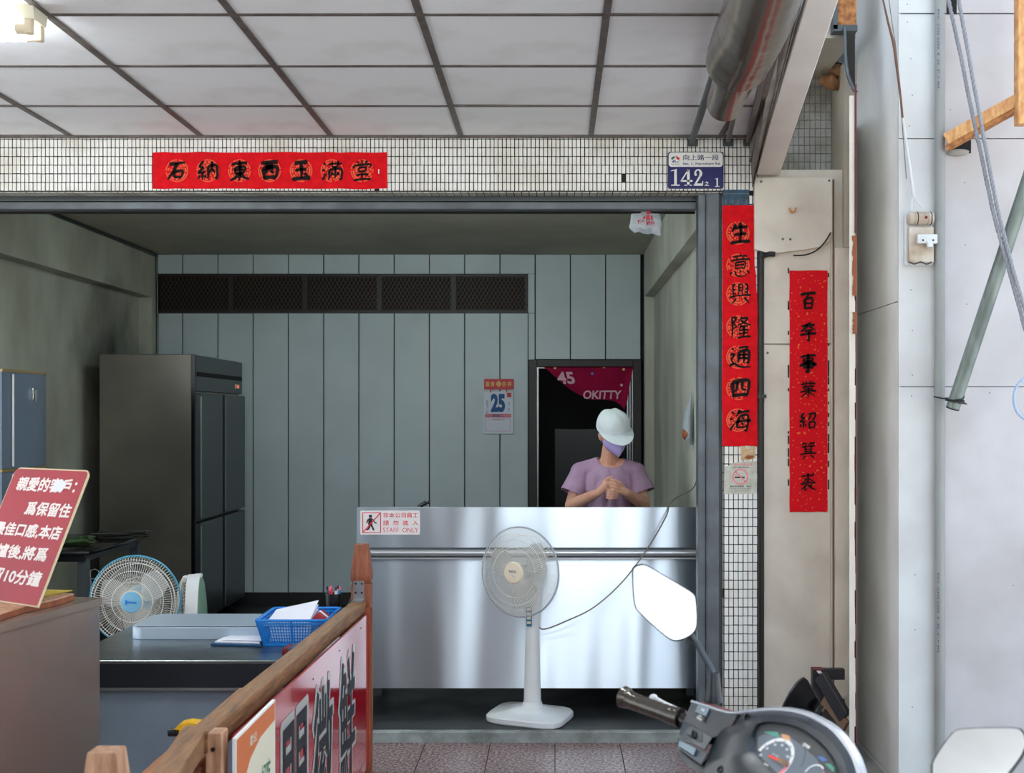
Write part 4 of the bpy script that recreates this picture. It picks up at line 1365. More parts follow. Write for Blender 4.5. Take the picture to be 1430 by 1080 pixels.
PY = 4.93
PXX = (505.5 - CX) * PY / FPX
tp = post('fence_post', 'reddish wooden fence post with tapered cap at the far end of the rail', PXX, PY, .074, P(505, 760, PY).z, 'woodp')
b = P(501, 828, PY - .04)
br = obj('bracket', MB().box(b.x - .021, b.x + .021, PY - .041, PY - .037, b.z - .028, b.z + .045).box(b.x - .021, b.x + .021, PY - .09, PY - .038, b.z - .03, b.z - .027), 'alu', tp, label='small steel angle bracket')
for dx_, dz_ in ((-.012, .035), (.012, .035), (-.012, .0), (.012, .0)):
    obj('screw', MB().lathe([(.0045, 0), (.003, .003)], (b.x + dx_, PY - .041, b.z + dz_), V((0, -1, 0)), 8), 'darkp', br)
zr = b.z - .055
E0 = V((PXX - .005, PY - .04, zr))
E1 = V((P(290, 1021, 2.84).x - .012, 2.80, .815 - .026))
t = thing('fence_rail', 'long worn wooden top rail receding to the far fence post', 'rail', E1)
obj('rail', MB().beam(E0, E1, .052, .05, bev=.003), 'woodr', t)
RX = E1.x
tm = thing('fence_post', 'short square wooden post flush under the near end of the long rail', 'post', (RX + .045, 2.83, 0))
obj('shaft', MB().box(RX + .018, RX + .056, 2.80, 2.85, 0, .812, .003), 'woodc', tm)
obj('bolt', MB().lathe([(.005, 0), (.005, .003)], (RX + .035, 2.80, .775), V((0, -1, 0)), 10), 'darkp', tm)
N1 = V((-.70, 1.93, .79))
t = thing('fence_rail', 'short wooden rail running from mid post towards the nearest post', 'rail', N1)
obj('rail', MB().beam(V((RX - .02, 2.86, .79)), N1, .055, .05, bev=.003), 'woodr', t)
obj('lower_rail', MB().beam(V((RX - .012, 2.84, .70)), N1 + V((0.0, 0, -.09)), .03, .05, bev=.003), 'woodp', t)
post('fence_post', 'pale weathered fence post top at the bottom left corner', P(149, 1050, 1.93).x, 1.93, .066, P(149, 1047, 1.93).z, 'woodc')
t = thing('brown_plank', 'flat brown wooden plank running below the left side of the fence rail', 'plank', (-.88, 3.0, .70))
obj('plank', MB().box(-.925, -.815, 2.2, 3.68, .70, .722, .003), 'woodk', t)
for y in (2.3, 3.6):
    obj('support', MB().box(-.90, -.86, y - .02, y + .02, 0, .70), 'woodr', t)
# red sign: plane close to the rail's right side
t = thing('red_sign', 'glossy red sign with black brush lettering fixed along the fence', 'sign', (-.76, 3.9, .2))
sa, sb = V((PXX + .03, PY - .05, 0)), V((RX + .062, 2.86, 0))
sd = (sa - sb).normalized()
sn = sd.cross(V((0, 0, 1))).normalized()
if sn.x < 0:
    sn = -sn


def sgn(s, z, o=0):
    return sb + sd * s + sn * o + V((0, 0, z))


SL = (sa - sb).length
zt0, zt1 = .79, zr - .018
obj('board', MB().prism([sgn(0, .17), sgn(SL - .02, .17), sgn(SL - .02, zt1), sgn(0, zt0)], sn * .008), 'redsign', t)
obj('edge_moulding', MB().beam(sgn(SL - .012, .1, .004), sgn(SL - .012, zt1 + .02, .004), .02, .03, up=sn), 'woodp', t)
for ch, s_ in (('門', .64), ('徽', 1.06), ('鮮', 1.50)):
    text('outline', ch, sgn(s_, .455, .0090), .345, .475, 'silver', t, xd=sd, yd=V((0, 0, 1)), off=.0, bold=.013)
    text('character', ch, sgn(s_, .455, .0100), .31, .44, 'blackpr', t, xd=sd, yd=V((0, 0, 1)), off=.0, bold=.004)
for s_ in (.9, 1.35, 1.8, 1.95):
    obj('nail_head', MB().lathe([(.003, 0), (.002, .002)], sgn(s_, .73, .008), sn, 8), 'darkp', t)
def mg(s, z, o=0):
    return sgn(s * .72 - .03, z, o)


t = thing('menu_board', 'orange and cream notice board fixed to the near end of the fence', 'sign', mg(.25, .2, .02))
obj('board', MB().prism([mg(-.02, .12, .012), mg(.52, .12, .012), mg(.52, .795, .012), mg(-.02, .795, .012)], sn * .008), 'white', t)
obj('orange_band', MB().prism([mg(-.01, .60, .0205), mg(.04, .66, .0205), mg(.16, .715, .0205), mg(.30, .74, .0205), mg(.51, .745, .0205), mg(.51, .79, .0205), mg(-.01, .79, .0205)], sn * .0005), 'signo', t, smooth=False)
obj('cream_field', MB().prism([mg(-.01, .13, .0205), mg(.51, .13, .0205), mg(.51, .745, .0205), mg(.30, .74, .0205), mg(.16, .715, .0205), mg(.04, .66, .0205), mg(-.01, .60, .0205)], sn * .0004), 'signc', t, smooth=False)
rr_ = [mg(.07 + .045 * math.cos(a) * 1.2, .57 + .06 * math.sin(a), .0212) for a in [2 * PI * k / 20 for k in range(20)]]
obj('green_badge', MB().prism(rr_, sn * .0005), 'signg', t, smooth=False)
text('lettering', '好', mg(.07, .57, .022), .05, .07, 'signc', t, xd=sd, off=.01)
text('lettering', '旺一好吃', mg(.31, .63, .0215), .19, .075, 'signg', t, xd=sd, off=.005)
text('lettering', '歡迎', mg(.20, .755, .0215), .07, .025, 'signc', t, xd=sd, off=.01)
text('lettering', '脆皮烤鴨 肉嫩多汁', mg(.28, .48, .0215), .30, .045, 'redpr', t, xd=sd, off=.005)

# ================================================================== low steel table
ZT = .68
t = thing('steel_table', 'low stainless steel work table with dark apron at left', 'table', (-1.3, 4.7, 0))
tx0, tx1, ty0, ty1 = -1.69, -.86, 4.3, 5.05
obj('tabletop', MB().box(tx0, tx1, ty0, ty1, ZT - .012, ZT, .002), 'steel2', t)
M['apr'] = mat('dark_apron_steel', (70, 76, 84), .3, metal=.9)
obj('apron', MB().box(tx0, tx1, ty0 + .004, ty0 + .02, ZT - .094, ZT - .012), 'apr', t)
obj('apron_lip', MB().box(tx0, tx1, ty0 - .002, ty0 + .02, ZT - .102, ZT - .094), 'alu', t)
M['bluesteel'] = mat('blue_grey_sheet', (146, 164, 180), .42, metal=.1, col2=(126, 142, 156), nscale=2)
obj('front_panel', MB().box(tx0, tx1, ty0 + .03, ty0 + .045, .03, ZT - .1), 'bluesteel', t)
obj('side_panel', MB().box(tx1 - .015, tx1, ty0 + .045, ty1 - .02, .03, ZT - .012), 'steel2', t)
obj('side_panel', MB().box(tx0, tx0 + .015, ty0 + .045, ty1 - .02, .03, ZT - .012), 'steel2', t)
for x in (tx0 + .03, tx1 - .03):
    for y in (ty0 + .07, ty1 - .04):
        obj('leg', MB().box(x - .015, x + .015, y - .015, y + .015, 0, ZT - .012), 'steel2', t)
# raised folded sheet on the table
t = thing('steel_tray', 'shiny upturned steel tray with rounded corner lying on the low table', 'tray', (-1.25, 4.85, ZT))
x0 = P(181, 893, 4.71).x


def trg(y0, y1, xl, z, r=.05):
    pts = []
    for cx, cy, a0 in ((xl + r, y1 - r, PI / 2), (xl + r, y0 + r, PI)):
        for k in range(6):
            a = a0 + PI / 2 * k / 5
            pts.append(V((cx + r * math.cos(a), cy + r * math.sin(a), z)))
    return pts + [V((-1.092, y0, z)), V((-1.092, y1, z))]


M['tray'] = mat('bright_tray_steel', (186, 202, 216), .32, metal=.4, bump=.3, bscale=4, bdist=.02)
obj('body', MB().loft([trg(4.70, 5.0, x0, ZT + .001), trg(4.70, 5.0, x0, ZT + .044), trg(4.706, 4.995, x0 + .006, ZT + .050)]), 'tray', t)
obj('seam', MB().tube([V((x0 + .03, 4.702, ZT + .0485)), V((-1.095, 4.702, ZT + .0485))], .0016, 6), 'apr', t)
# clipboard and papers
t = thing('clipboard', 'navy clipboard with white papers on the low steel table', 'clipboard', (-1.15, 4.62, ZT))
q = [P(294, 903, 4.56), P(362, 905, 4.54), P(372, 878, 4.72), P(330, 874, 4.76)]
q = [V((p.x, 1.52 - 0, 0)) for p in q]
cq = [V(((px - CX) * ((CZ - ZT) / ((py - CY) / FPX)) / FPX, (CZ - ZT) / ((py - CY) / FPX), ZT + .001)) for px, py in ((294, 902), (364, 904), (370, 884), (336, 881))]
obj('board', MB().prism(cq, V((0, 0, .006))), 'navyb', t)
c0 = sum(cq, V((0, 0, 0))) / 4
pq = [c0 + (p - c0) * .9 + V((.0, .01, .0065)) for p in cq]
obj('sheet', MB().prism(pq, V((0, 0, .003))), 'paper', t)
pq = [c0 + (p - c0) * .82 + V((.012, .015, .012)) for p in cq]
obj('sheet', MB().prism(pq, V((0, 0, .002))), 'paper', t)
obj('clip', MB().tube([c0 + V((.05, .07, .02)), c0 + V((.08, .07, .02)), c0 + V((.08, .085, .022)), c0 + V((.05, .085, .022))], .0018, 6, closed=True), 'darkp', t)
# blue basket
B0 = V((-.93, 4.66, ZT))
t = thing('plastic_basket', 'bright blue perforated plastic basket holding papers on the steel table', 'basket', B0)
bw0, bw1, bd0, bd1, bh = .105, .128, .125, .15, .095
by = 4.70
bxc = -.955


def brk(s, z, w0, d0, r=.018):
    return [V((p.x, by + (p.z), z)) for p in rrect(bxc - w0, bxc + w0, -d0, d0, r, 0)]


obj('floor_tray', MB().loft([brk(0, ZT + .001, bw0, bd0), brk(0, ZT + .006, bw0, bd0)]), 'blue', t)
rim_pts = brk(0, ZT + bh, bw1, bd1)
rim_pts2 = [p + V((0, 0, .012 if (abs(p.x - bxc) < .09 and False) else 0)) for p in rim_pts]
obj('rim', MB().tube(rim_pts2, .006, 6, closed=True), 'blue', t)
g = MB()
lo, hi = brk(0, ZT + .004, bw0, bd0), brk(0, ZT + bh, bw1, bd1)


def wallpt(side, s, h):
    """side 0 front,1 right,2 back,3 left; s in -1..1, h 0..1"""
    ww = bw0 + (bw1 - bw0) * h
    dd = bd0 + (bd1 - bd0) * h
    z = ZT + .004 + (bh - .004) * h
    return {0: V((bxc + s * ww * .93, by - dd, z)), 2: V((bxc + s * ww * .93, by + dd, z)), 1: V((bxc + ww, by + s * dd * .93, z)), 3: V((bxc - ww, by + s * dd * .93, z))}[side]


for side in range(4):
    nb = 22 if side % 2 == 0 else 24
    for k in range(nb + 1):
        s_ = -1 + 2 * k / nb
        th = .0022 if k not in (0, nb, nb // 2) else .006
        g.tube([wallpt(side, s_, 0), wallpt(side, s_, 1)], th, 4)
    for k in range(9):
        h = k / 8
        g.tube([wallpt(side, -1.06, h), wallpt(side, 1.06, h)], .0022 if k not in (0, 8, 7) else .005, 4)
obj('perforated_walls', g, 'blue', t, kind='stuff', smooth=False)
tg = thing('paper_stack', 'white receipt papers standing up inside the blue basket', 'paper', (bxc - .02, by, ZT + .01))
for k in range(3):
    z = ZT + .085 + .006 * k
    sh = MB().loft([[V((bxc - .11, by - .10 + .01 * k, ZT + .07)), V((bxc + .05, by - .10, ZT + .07)), V((bxc + .06, by + .06, z + .02 + .01 * k)), V((bxc - .10, by + .06, z + .005))],
                    [V((bxc - .11, by - .10 + .01 * k, ZT + .072)), V((bxc + .05, by - .10, ZT + .072)), V((bxc + .06, by + .06, z + .022 + .01 * k)), V((bxc - .10, by + .06, z + .007))]])
    obj('sheet', sh, 'paper', tg)
obj('bundle', MB().box(bxc - .09, bxc + .05, by - .09, by + .04, ZT + .007, ZT + .07, .004), 'paper', tg)
tg = thing('snack_packet', 'small red and white packet at the right side of the blue basket', 'packet', (bxc + .08, by, ZT + .01))
mx = Matrix.Translation((bxc + .085, by + .01, ZT + .075)) @ Matrix.Rotation(.7, 4, 'Y')
obj('packet', MB().box(-.03, .03, -.05, .05, -.018, .018, .006, 2, mx), 'redb', tg)
obj('white_band', MB().box(-.031, .031, -.015, .015, -.019, .019, .006, 2, mx), 'paper', tg)
# pen cup
pcx, pcy = P(466, 860, 4.93).x, 4.93
t = thing('pen_cup', 'black pen cup full of pens behind the blue basket', 'cup', (pcx, pcy, ZT + .05))
obj('cup', MB().lathe([(.028, 0), (.032, .09), (.030, .09), (.026, .004)], (pcx, pcy, ZT + .0505), n=24), 'darkp', t)
for k, mm in enumerate(('blue', 'plastw', 'redpr', 'teal', 'redpr', 'plastw')):
    a = k * 1.05
    o = V((.016 * math.cos(a), .016 * math.sin(a), 0))
    tgk = thing('pen', ('blue pen in the black pen cup', 'white pen in the black pen cup, left side', 'red pen in the black pen cup, left side', 'teal pen in the black pen cup', 'red pen in the black pen cup, right side', 'white pen in the black pen cup, right side')[k], 'pen', V((pcx, pcy, ZT + .06)) + o)
    obj('barrel', MB().cone(V((pcx, pcy, ZT + .06)) + o * .6, V((pcx, pcy, ZT + .155)) + o * 1.5, .0045, n=8), mm, tgk)
    obj('pen_cap', MB().cone(V((pcx, pcy, ZT + .155)) + o * 1.5, V((pcx, pcy, ZT + .168)) + o * 1.6, .005, .003, n=8), 'darkp' if k % 2 else 'pk2', tgk)
t = thing('wallet', 'small dark maroon wallet on the table edge by the fence rail', 'wallet', (P(412, 908, 4.42).x, 4.42, ZT))
p = P(412, 908, 4.42)
obj('flap', MB().box(p.x - .035, p.x + .05, 4.36, 4.46, ZT + .001, ZT + .03, .008, 2), 'maroon', t)
obj('band', MB().box(p.x - .01, p.x + .052, 4.355, 4.465, ZT + .0, ZT + .034, .008, 2), 'navyb', t)
# black bag hung behind post
t = thing('black_bag', 'black bag hanging just left behind the far fence post', 'bag', P(488, 850, 5.02))
rg = []
for py, xa, xb in ((806, 499, 501), (820, 496, 502), (840, 487, 503), (860, 476, 503), (875, 470, 503), (890, 470, 503)):
    rg.append([P(xa, py, 5.02), P(xb, py, 5.0), P(xb, py, 5.06), P(xa, py, 5.07)])
obj('body', MB().loft(rg), 'darkp', t)
obj('strap', MB().tube([P(499, 805, 5.03), P(505, 790, 5.02)], .003, 6), 'darkp', t)

# ================================================================== tin cart with leaning sign
ZK = .95
C1 = V((-1.42, 3.92, 0))
dK = V((.18, 1, 0)).normalized()
nK = V((1, -.18, 0)).normalized()
t = thing('steel_cart', 'brown-tinted glossy steel cart in the lower left corner', 'cart', C1 - dK * .6 - nK * .35)


def ck(s, o, z):
    """s metres back towards the camera from the far corner, o metres left"""
    return C1 - dK * s - nK * o + V((0, 0, z))


obj('body', MB().loft([[ck(0, 0, .12), ck(1.2, 0, .12), ck(1.2, .7, .12), ck(0, .7, .12)], [ck(0, 0, ZK - .02), ck(1.2, 0, ZK - .02), ck(1.2, .7, ZK - .02), ck(0, .7, ZK - .02)]]), 'cart', t)
obj('top_rim', MB().loft([[ck(-.006, -.006, ZK - .022), ck(1.206, -.006, ZK - .022), ck(1.206, .706, ZK - .022), ck(-.006, .706, ZK - .022)], [ck(-.006, -.006, ZK), ck(1.206, -.006, ZK), ck(1.206, .706, ZK), ck(-.006, .706, ZK)]]), 'cart', t)
for s_, o_ in ((.06, .06), (1.14, .06), (.06, .64), (1.14, .64)):
    obj('leg', MB().cone(ck(s_, o_, 0), ck(s_, o_, .13), .02, n=12), 'steel2', t)
t = thing('chopping_board', 'rough-edged wooden board lying on the steel cart', 'board', ck(.3, .2, ZK))
rg = [ck(.06, .05, 0), ck(.18, .035, 0), ck(.32, .05, 0), ck(.48, .03, 0), ck(.62, .06, 0), ck(.62, .45, 0), ck(.06, .5, 0)]
obj('slab', MB().loft([[p + V((0, 0, ZK + .001)) for p in rg], [p + V((0, 0, ZK + .018)) for p in rg]]), 'woodp', t)
obj('top_face', MB().loft([[p + V((0, 0, ZK + .018)) + dK * 0 for p in rg], [p * 1 + V((-.004, -.002, ZK + .021)) for p in rg]]), 'woodc', t)
M['yelmat'] = mat('yellow_sheet', (176, 150, 40), .7)
tag(obj('yellow_sheet', MB().loft([[p + V((0, 0, ZK + .0225)) for p in (ck(.02, .08, 0), ck(.2, .10, 0), ck(.2, .3, 0), ck(.02, .3, 0))], [p + V((0, 0, ZK + .0245)) for p in (ck(.02, .08, 0), ck(.2, .10, 0), ck(.2, .3, 0), ck(.02, .3, 0))]]), 'yelmat'),
    'yellow sheet lying behind the leaning red notice board', 'sheet')
# leaning red notice
SB = V((-1.479, 3.59, ZK + .024))
ph = math.radians(35)
th = math.radians(24)
ud = V((math.cos(ph), -math.sin(ph), 0))
vd = V((math.sin(th) * math.sin(ph), math.sin(th) * math.cos(ph), math.cos(th)))
nd = ud.cross(vd)
if nd.y > 0:
    nd = -nd
WS, HS = .376, .415
t = thing('notice_board', 'red notice board with white lettering leaning on the steel cart', 'sign', SB - ud * .19)


def sg(a, b, o=0):
    return SB - ud * (WS * a) + vd * (HS * b) + nd * o


def rboard(e, o):
    r = .03
    pts = []
    for ca, cb_, a0 in ((r, 1 - r, PI / 2), (1 - r, 1 - r, 0)):
        pass
    pts = [sg(0 - e, .0 - e, o), sg(0 - e, .965, o), sg(.012, .99, o), sg(.04, 1 + e, o), sg(.95, 1 + e, o), sg(.985, .99, o), sg(1 + e, .96, o), sg(1 + e, 0 - e, o)]
    return pts


obj('board', MB().loft([rboard(.008, 0), rboard(.008, -.006)]), 'edge', t, label='cream edge and back of the board')
obj('red_face', MB().loft([rboard(-.002, .0006), rboard(-.002, .0001)]), 'redb', t)
for line, a, b_, w_ in (('親愛的客戶：', .485, .88, .80), ('爲保留住', .335, .695, .60), ('最佳口感,本店', .50, .525, .90), ('出爐後,將爲', .54, .36, .84), ('保留10分鐘', .50, .185, .84)):
    text('lettering', line, sg(a, b_, .0012), WS * w_, HS * .105 if '1' in line or '親' in line else HS * .10, 'tx', t, xd=ud, yd=vd, off=.0, bold=.0016)
obj('tape_patch', MB().prism([sg(.40, .84, .0018), sg(.25, .83, .0018), sg(.22, .89, .0018), sg(.30, .93, .0018), sg(.37, .92, .0018)], nd * .0004), 'paper', t, label='torn white tape patch', smooth=False)

# carton stand with yellow tool
t = thing('cardboard_carton', 'narrow brown cardboard carton under the yellow tool', 'carton', (-.98, 3.28, 0))
obj('carton_body', MB().box(-1.03, -.935, 3.18, 3.38, 0, .628, .004), 'card', t)
obj('flap', MB().box(-1.028, -.937, 3.19, 3.37, .6285, .631), 'card', t)
tp_ = P(252, 1030, 3.3)
t = thing('yellow_tool', 'yellow and black hand tool behind the fence rail', 'tool', (tp_.x, 3.3, .63))
by_ = [P(243, 1019, 3.3), P(249, 1013, 3.3), P(262, 1010, 3.3), P(277, 1012, 3.3), P(280, 1020, 3.3), P(272, 1019, 3.3), P(262, 1019, 3.3), P(256, 1024, 3.3), P(253, 1033, 3.3), P(249, 1032, 3.3), P(250, 1020, 3.3)]
obj('shell', MB().prism(by_, V((0, .05, 0))), 'yel', t)
obj('nozzle', MB().cone(P(235.5, 1023.5, 3.32), P(249, 1022.5, 3.32), .0105, .012, n=16), 'darkp', t)
obj('grip', MB().prism([P(246, 1030, 3.305), P(258, 1026, 3.305), P(270, 1022, 3.305), P(275, 1035, 3.305), P(262, 1050, 3.305), P(241, 1052, 3.305)], V((0, .04, 0))), 'darkp', t)
obj('dial', MB().lathe([(.006, 0), (.006, .003)], P(258, 1026, 3.303), V((0, -1, 0)), 12), 'yel', t)

# ================================================================== inside left: fridges, table
# tall steel fridge
fx0, fx1, fy0, fy1 = -3.02, -2.41, 8.33, 9.58
zt = P(268, 495, 8.35).z
t = thing('steel_refrigerator', 'tall four-door stainless steel refrigerator in the left corner', 'refrigerator', (-2.7, 8.95, .05))
obj('body', MB().box(fx0, fx1, fy0, fy1, .12, zt, .004), 'steeld', t)
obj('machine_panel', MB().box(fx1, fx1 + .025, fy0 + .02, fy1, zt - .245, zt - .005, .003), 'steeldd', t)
obj('vent_slot', MB().box(fx1 + .0255, fx1 + .030, fy0 + .04, fy1 - .02, zt - .145, zt - .115), 'black', t)
obj('corner_strip', MB().box(fx1, fx1 + .022, fy0, fy0 + .018, .12, zt - .002), 'glossb', t)
for a, b, c, d in ((fy0 + .03, 8.93, .82, zt - .26), (8.98, fy1 - .01, .82, zt - .26), (fy0 + .03, 8.93, .14, .80), (8.98, fy1 - .01, .14, .80)):
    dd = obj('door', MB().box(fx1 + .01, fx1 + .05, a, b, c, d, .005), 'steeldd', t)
    hy = a + .012 if a < 8.5 else b - .012
    obj('door_handle', MB().box(fx1 + .05, fx1 + .057, a + .004, a + .016, c + .02, d - .02), 'alu', dd)
obj('control_badge', MB().box(fx1 + .026, fx1 + .030, fy1 - .22, fy1 - .10, zt - .205, zt - .175), 'plastc', t)
obj('indicator_lamp', MB().box(fx1 + .030, fx1 + .032, fy1 - .16, fy1 - .13, zt - .197, zt - .183), mat('red_indicator', (255, 40, 20), .4, emis=(1, .05, .02), estr=2), t)
for y in (fy0 + .06, fy1 - .06):
    for x in (fx0 + .06, fx1 - .06):
        obj('foot', MB().cone((x, y, .05), (x, y, .125), .02, n=10), 'darkp', t)
# blue grey fridge by the left wall
t = thing('blue_refrigerator', 'blue-grey domestic refrigerator against the left wall at the frame edge', 'refrigerator', (-2.9, 6.3, .05))
gx = -2.63
gz = P(71, 521, 6.55).z
obj('cabinet', MB().box(-3.17, gx - .05, 5.99, 6.55, .07, gz - .01, .006), 'fridge', t)
zs = P(60, 652, 6.5).z
prf = [(gx - .05, 5.995), (gx - .01, 5.998), (gx + .004, 6.1), (gx + .006, 6.3), (gx - .002, 6.48), (gx - .02, 6.545), (gx - .05, 6.55)]
for (a, b) in ((zs + .008, gz - .012), (.10, zs - .008)):
    dr = obj('door', MB().loft([[V((x, y, a)) for x, y in prf], [V((x, y, b)) for x, y in prf]]), 'fridge', t)
    obj('door_trim', MB().box(gx + .004, gx + .011, 6.075, 6.09, a + .01, b - .01, .002), 'plastw', dr)
obj('gold_edge', MB().loft([[V((x + .003, y, gz - .012)) for x, y in prf], [V((x + .003, y, gz + .002)) for x, y in prf]]).loft([[V((x + .002, y, zs - .006)) for x, y in prf], [V((x + .002, y, zs + .006)) for x, y in prf]]), 'fridgeg', t)
hp = V((gx + .006, 6.32, P(46, 552, 6.32).z))
obj('emblem', MB().box(gx + .004, gx + .016, 6.30, 6.35, hp.z - .035, hp.z + .035, .005, 2), 'chrome', t)
for y in (6.05, 6.5):
    obj('foot', MB().cone((-2.8, y, .05), (-2.8, y, .075), .02, n=10), 'darkp', t)
    obj('foot', MB().cone((-3.1, y, .05), (-3.1, y, .075), .02, n=10), 'darkp', t)
# dark side table with stalks
t = thing('side_table', 'dark round-cornered side table in front of the tall refrigerator', 'table', (-2.8, 7.1, .05))
obj('tabletop', MB().box(-3.16, -2.46, 6.64, 7.62, .775, .80, .012, 2), 'glossb', t)
obj('apron', MB().box(-3.12, -2.50, 6.68, 7.58, .74, .775), 'darkp', t)
for x in (-3.1, -2.52):
    for y in (6.72, 7.54):
        obj('leg', MB().box(x - .025, x + .025, y - .025, y + .025, .05, .76), 'dkmetal2', t)


def stalks(name, label, c, n, L, m, dirx):
    t = thing(name, label, 'vegetables', c)
    for k in range(n):
        o = V((R_.uniform(-.02, .02), R_.uniform(-.04, .04), .006 + R_.uniform(0, .035)))
        p = c + o
        d = V((dirx, R_.uniform(-.25, .25), R_.uniform(-.02, .05)))
        obj('stalk', MB().tube(catmull([p - d * L * .5, p, p + d * L * .35 + V((0, 0, .008)), p + d * L * .5 + V((0, R_.uniform(-.02, .02), R_.uniform(-.005, .02)))], 3), [.006] * 7 + [.004, .003, .002], 5), m, t)
    return t


stalks('vegetable_bundle', 'bundle of green stalks on the dark table behind the red notice', V((P(100, 742, 6.95).x, 6.95, .80)), 14, .22, 'green', 1)
stalks('vegetable_bundle', 'dark bundle of stalks on the dark table before the steel refrigerator', V((P(172, 740, 7.3).x, 7.3, .80)), 12, .30, 'dgreen', 1)
# small wire loop hanging left of the fan
tag(obj('wire_basket', MB().tube([P(x, y, 5.7) for x, y in ((127, 797), (133, 795), (138, 798), (139, 808), (127, 809), (126, 802))], .002, 5, closed=True).tube([P(127, 809, 5.7), V((P(127, 809, 5.7).x, 5.72, .002))], .0025, 5), 'dkmetal'),
    'thin wire hook stand left of the blue-rimmed fan', 'hook')

# ================================================================== back wall: calendar, banner
kb = FPX / (YB - .004)


def xb(px):
    return (px - CX) / kb


def zb(py):
    return CZ + (CY - py) / kb


yb = YB - .006
t = thing('calendar', 'tear-off wall calendar showing 25 with red header on the back wall', 'calendar', (xb(697), yb, zb(607)))
obj('header', MB().prism(rrect(xb(676), xb(717.5), zb(544), zb(529.5), .005, yb - .006), V((0, .006, 0))), 'calr', t)
for ch, px in zip('富貴吉祥', (681, 688, 704, 711.5)):
    text('lettering', ch, (xb(px), yb - .007, zb(536.5)), .032, .04, 'gold', t, off=.02)
flat('diamond', [(696.5, 531.5), (701, 536.5), (696.5, 541), (692, 536.5)], yb - .0075, 'gold', t)
obj('pad', MB().box(xb(675.5), xb(717), yb - .012, yb, zb(606), zb(547), .001), 'calw', t)
for px in (685.5, 707.5):
    obj('hanger', MB().box(xb(px) - .004, xb(px) + .004, yb - .014, yb - .006, zb(548.5), zb(541)), 'calr', t)
text('lettering', '25', (xb(695.5), yb - .013, zb(563)), 20 * 1 / kb, 26 / kb, 'calb', t, off=.055)
obj('weekday_band', MB().box(xb(677.5), xb(714), yb - .0128, yb - .012, zb(583.5), zb(578)), 'calp', t)
text('lettering', '星期二', (xb(696), yb - .0135, zb(580.8)), 17 / kb, 4 / kb, 'calb', t, off=.01)
text('lettering', '九\n月\n十\n一\n日', (xb(680.5), yb - .013, zb(568)), 3.5 / kb, 18 / kb, 'blackpr', t, off=.01)
text('lettering', '丙\n午', (xb(711), yb - .013, zb(569)), 3 / kb, 14 / kb, 'calb', t, off=-.01)
flat('seal', [(708, 548.5), (714, 548.5), (714, 555), (708, 555)], yb - .013, 'calr', t)
text('lettering', '黃曆宜忌表', (xb(696), yb - .013, zb(586.5)), 16 / kb, 1.8 / kb, 'calr', t, off=.0)
flb = MB()
for a, b_, c, d in ((678.5, 713.5, 585.2, 585.7), (678.5, 713.5, 602, 602.5), (678.5, 679, 585.5, 602.2), (713, 713.5, 585.5, 602.2)):
    flb.box(xb(a), xb(b_), yb - .0126, yb - .012, zb(d), zb(c))
obj('almanac_frame', flb, 'calp', t)
gl = MB()
for k in range(14):
    x = xb(682 + 2.2 * k)
    gl.box(x - .0008, x + .0008, yb - .0124, yb - .012, zb(600), zb(590))
obj('fine_print', gl, 'stickg', t, kind='stuff')

# crimson banner in the doorway
t = thing('doorway_banner', 'crimson banner pinned diagonally across the top of the dark doorway', 'banner', (xb(820), YB + .0, zb(560)))
edge = [(757, 511, 511), (765, 511, 517), (775, 511, 526), (785, 511, 535), (795, 511, 543), (806, 511, 550), (818, 511, 556), (828, 511, 559), (840, 511, 558), (850, 511, 559), (858, 511, 560), (866, 511, 565), (872, 511, 572), (876, 511, 560), (879, 511, 540), (884, 511, 515)]
bm = bmesh.new()
cols = []
for i, (px, a, b_) in enumerate(edge):
    cols.append([])
    for j in range(7):
        py = a + (b_ - a) * j / 6
        cols[-1].append(bm.verts.new(V((xb(px), YB + .008 + .006 * math.sin(i * 1.1 + j * .3), zb(py)))))
for i in range(len(cols) - 1):
    for j in range(6):
        vs = [cols[i][j], cols[i][j + 1], cols[i + 1][j + 1], cols[i + 1][j]]
        bm.faces.new(vs)
r = bmesh.ops.extrude_face_region(bm, geom=list(bm.faces))
for v in r['geom']:
    if isinstance(v, bmesh.types.BMVert):
        v.co.y += .0015
obj('cloth', bm, 'curtain', t)
text('lettering', '45', (xb(790), YB - .002, zb(528)), 24 / kb, 17 / kb, 'curtx', t, off=.03, shear=-.25)
text('lettering', 'OKITTY', (xb(841), YB - .002, zb(551.5)), 53 / kb, 12 / kb, 'curtx', t, off=.02, shear=.1)
for px, py, mm in ((775, 514, 'gold'), (827, 522, 'blu2'), (843.5, 512.5, 'gold'), (868, 538, 'curtx'), (871, 516, 'gold')):
    obj('dot', MB().lathe([(.011, 0), (.011, .001)], (xb(px), YB - .002, zb(py)), V((0, 1, 0)), 10), mm, t)

# plastic bag on the lintel
t = thing('plastic_bag', 'grey plastic bag with red printed triangle hanging under the lintel', 'bag', P(900, 300, 6.06))
bm = bmesh.new()
rows = [(281, 878, 912), (288, 881, 915), (295, 882, 921), (305, 881, 923), (312, 880, 924), (317, 878.5, 923), (320, 879, 923), (324, 886, 924)]
YBg = 6.06
rg = []
for i, (py, a, b_) in enumerate(rows):
    ring = []
    th_ = (.006, .012, .02, .03, .034, .03, .02, .006)[i]
    for k in range(20):
        u = k / 20 * 2 * PI
        cx_ = (a + b_) / 2 + (b_ - a) / 2 * math.cos(u)
        droop = (cx_ - 880) / 45
        yy = py + (4.5 * droop if i >= 5 else 0) + (1.5 * math.sin(cx_ * .35) if i >= 5 else 0)
        p = P(cx_, yy, YBg - th_ * math.sin(u) * (1 + .25 * math.sin(5 * u)))
        ring.append(p)
    rg.append(ring)
obj('bag_body', MB().loft(rg), 'bag', t)
yq = YBg - .052
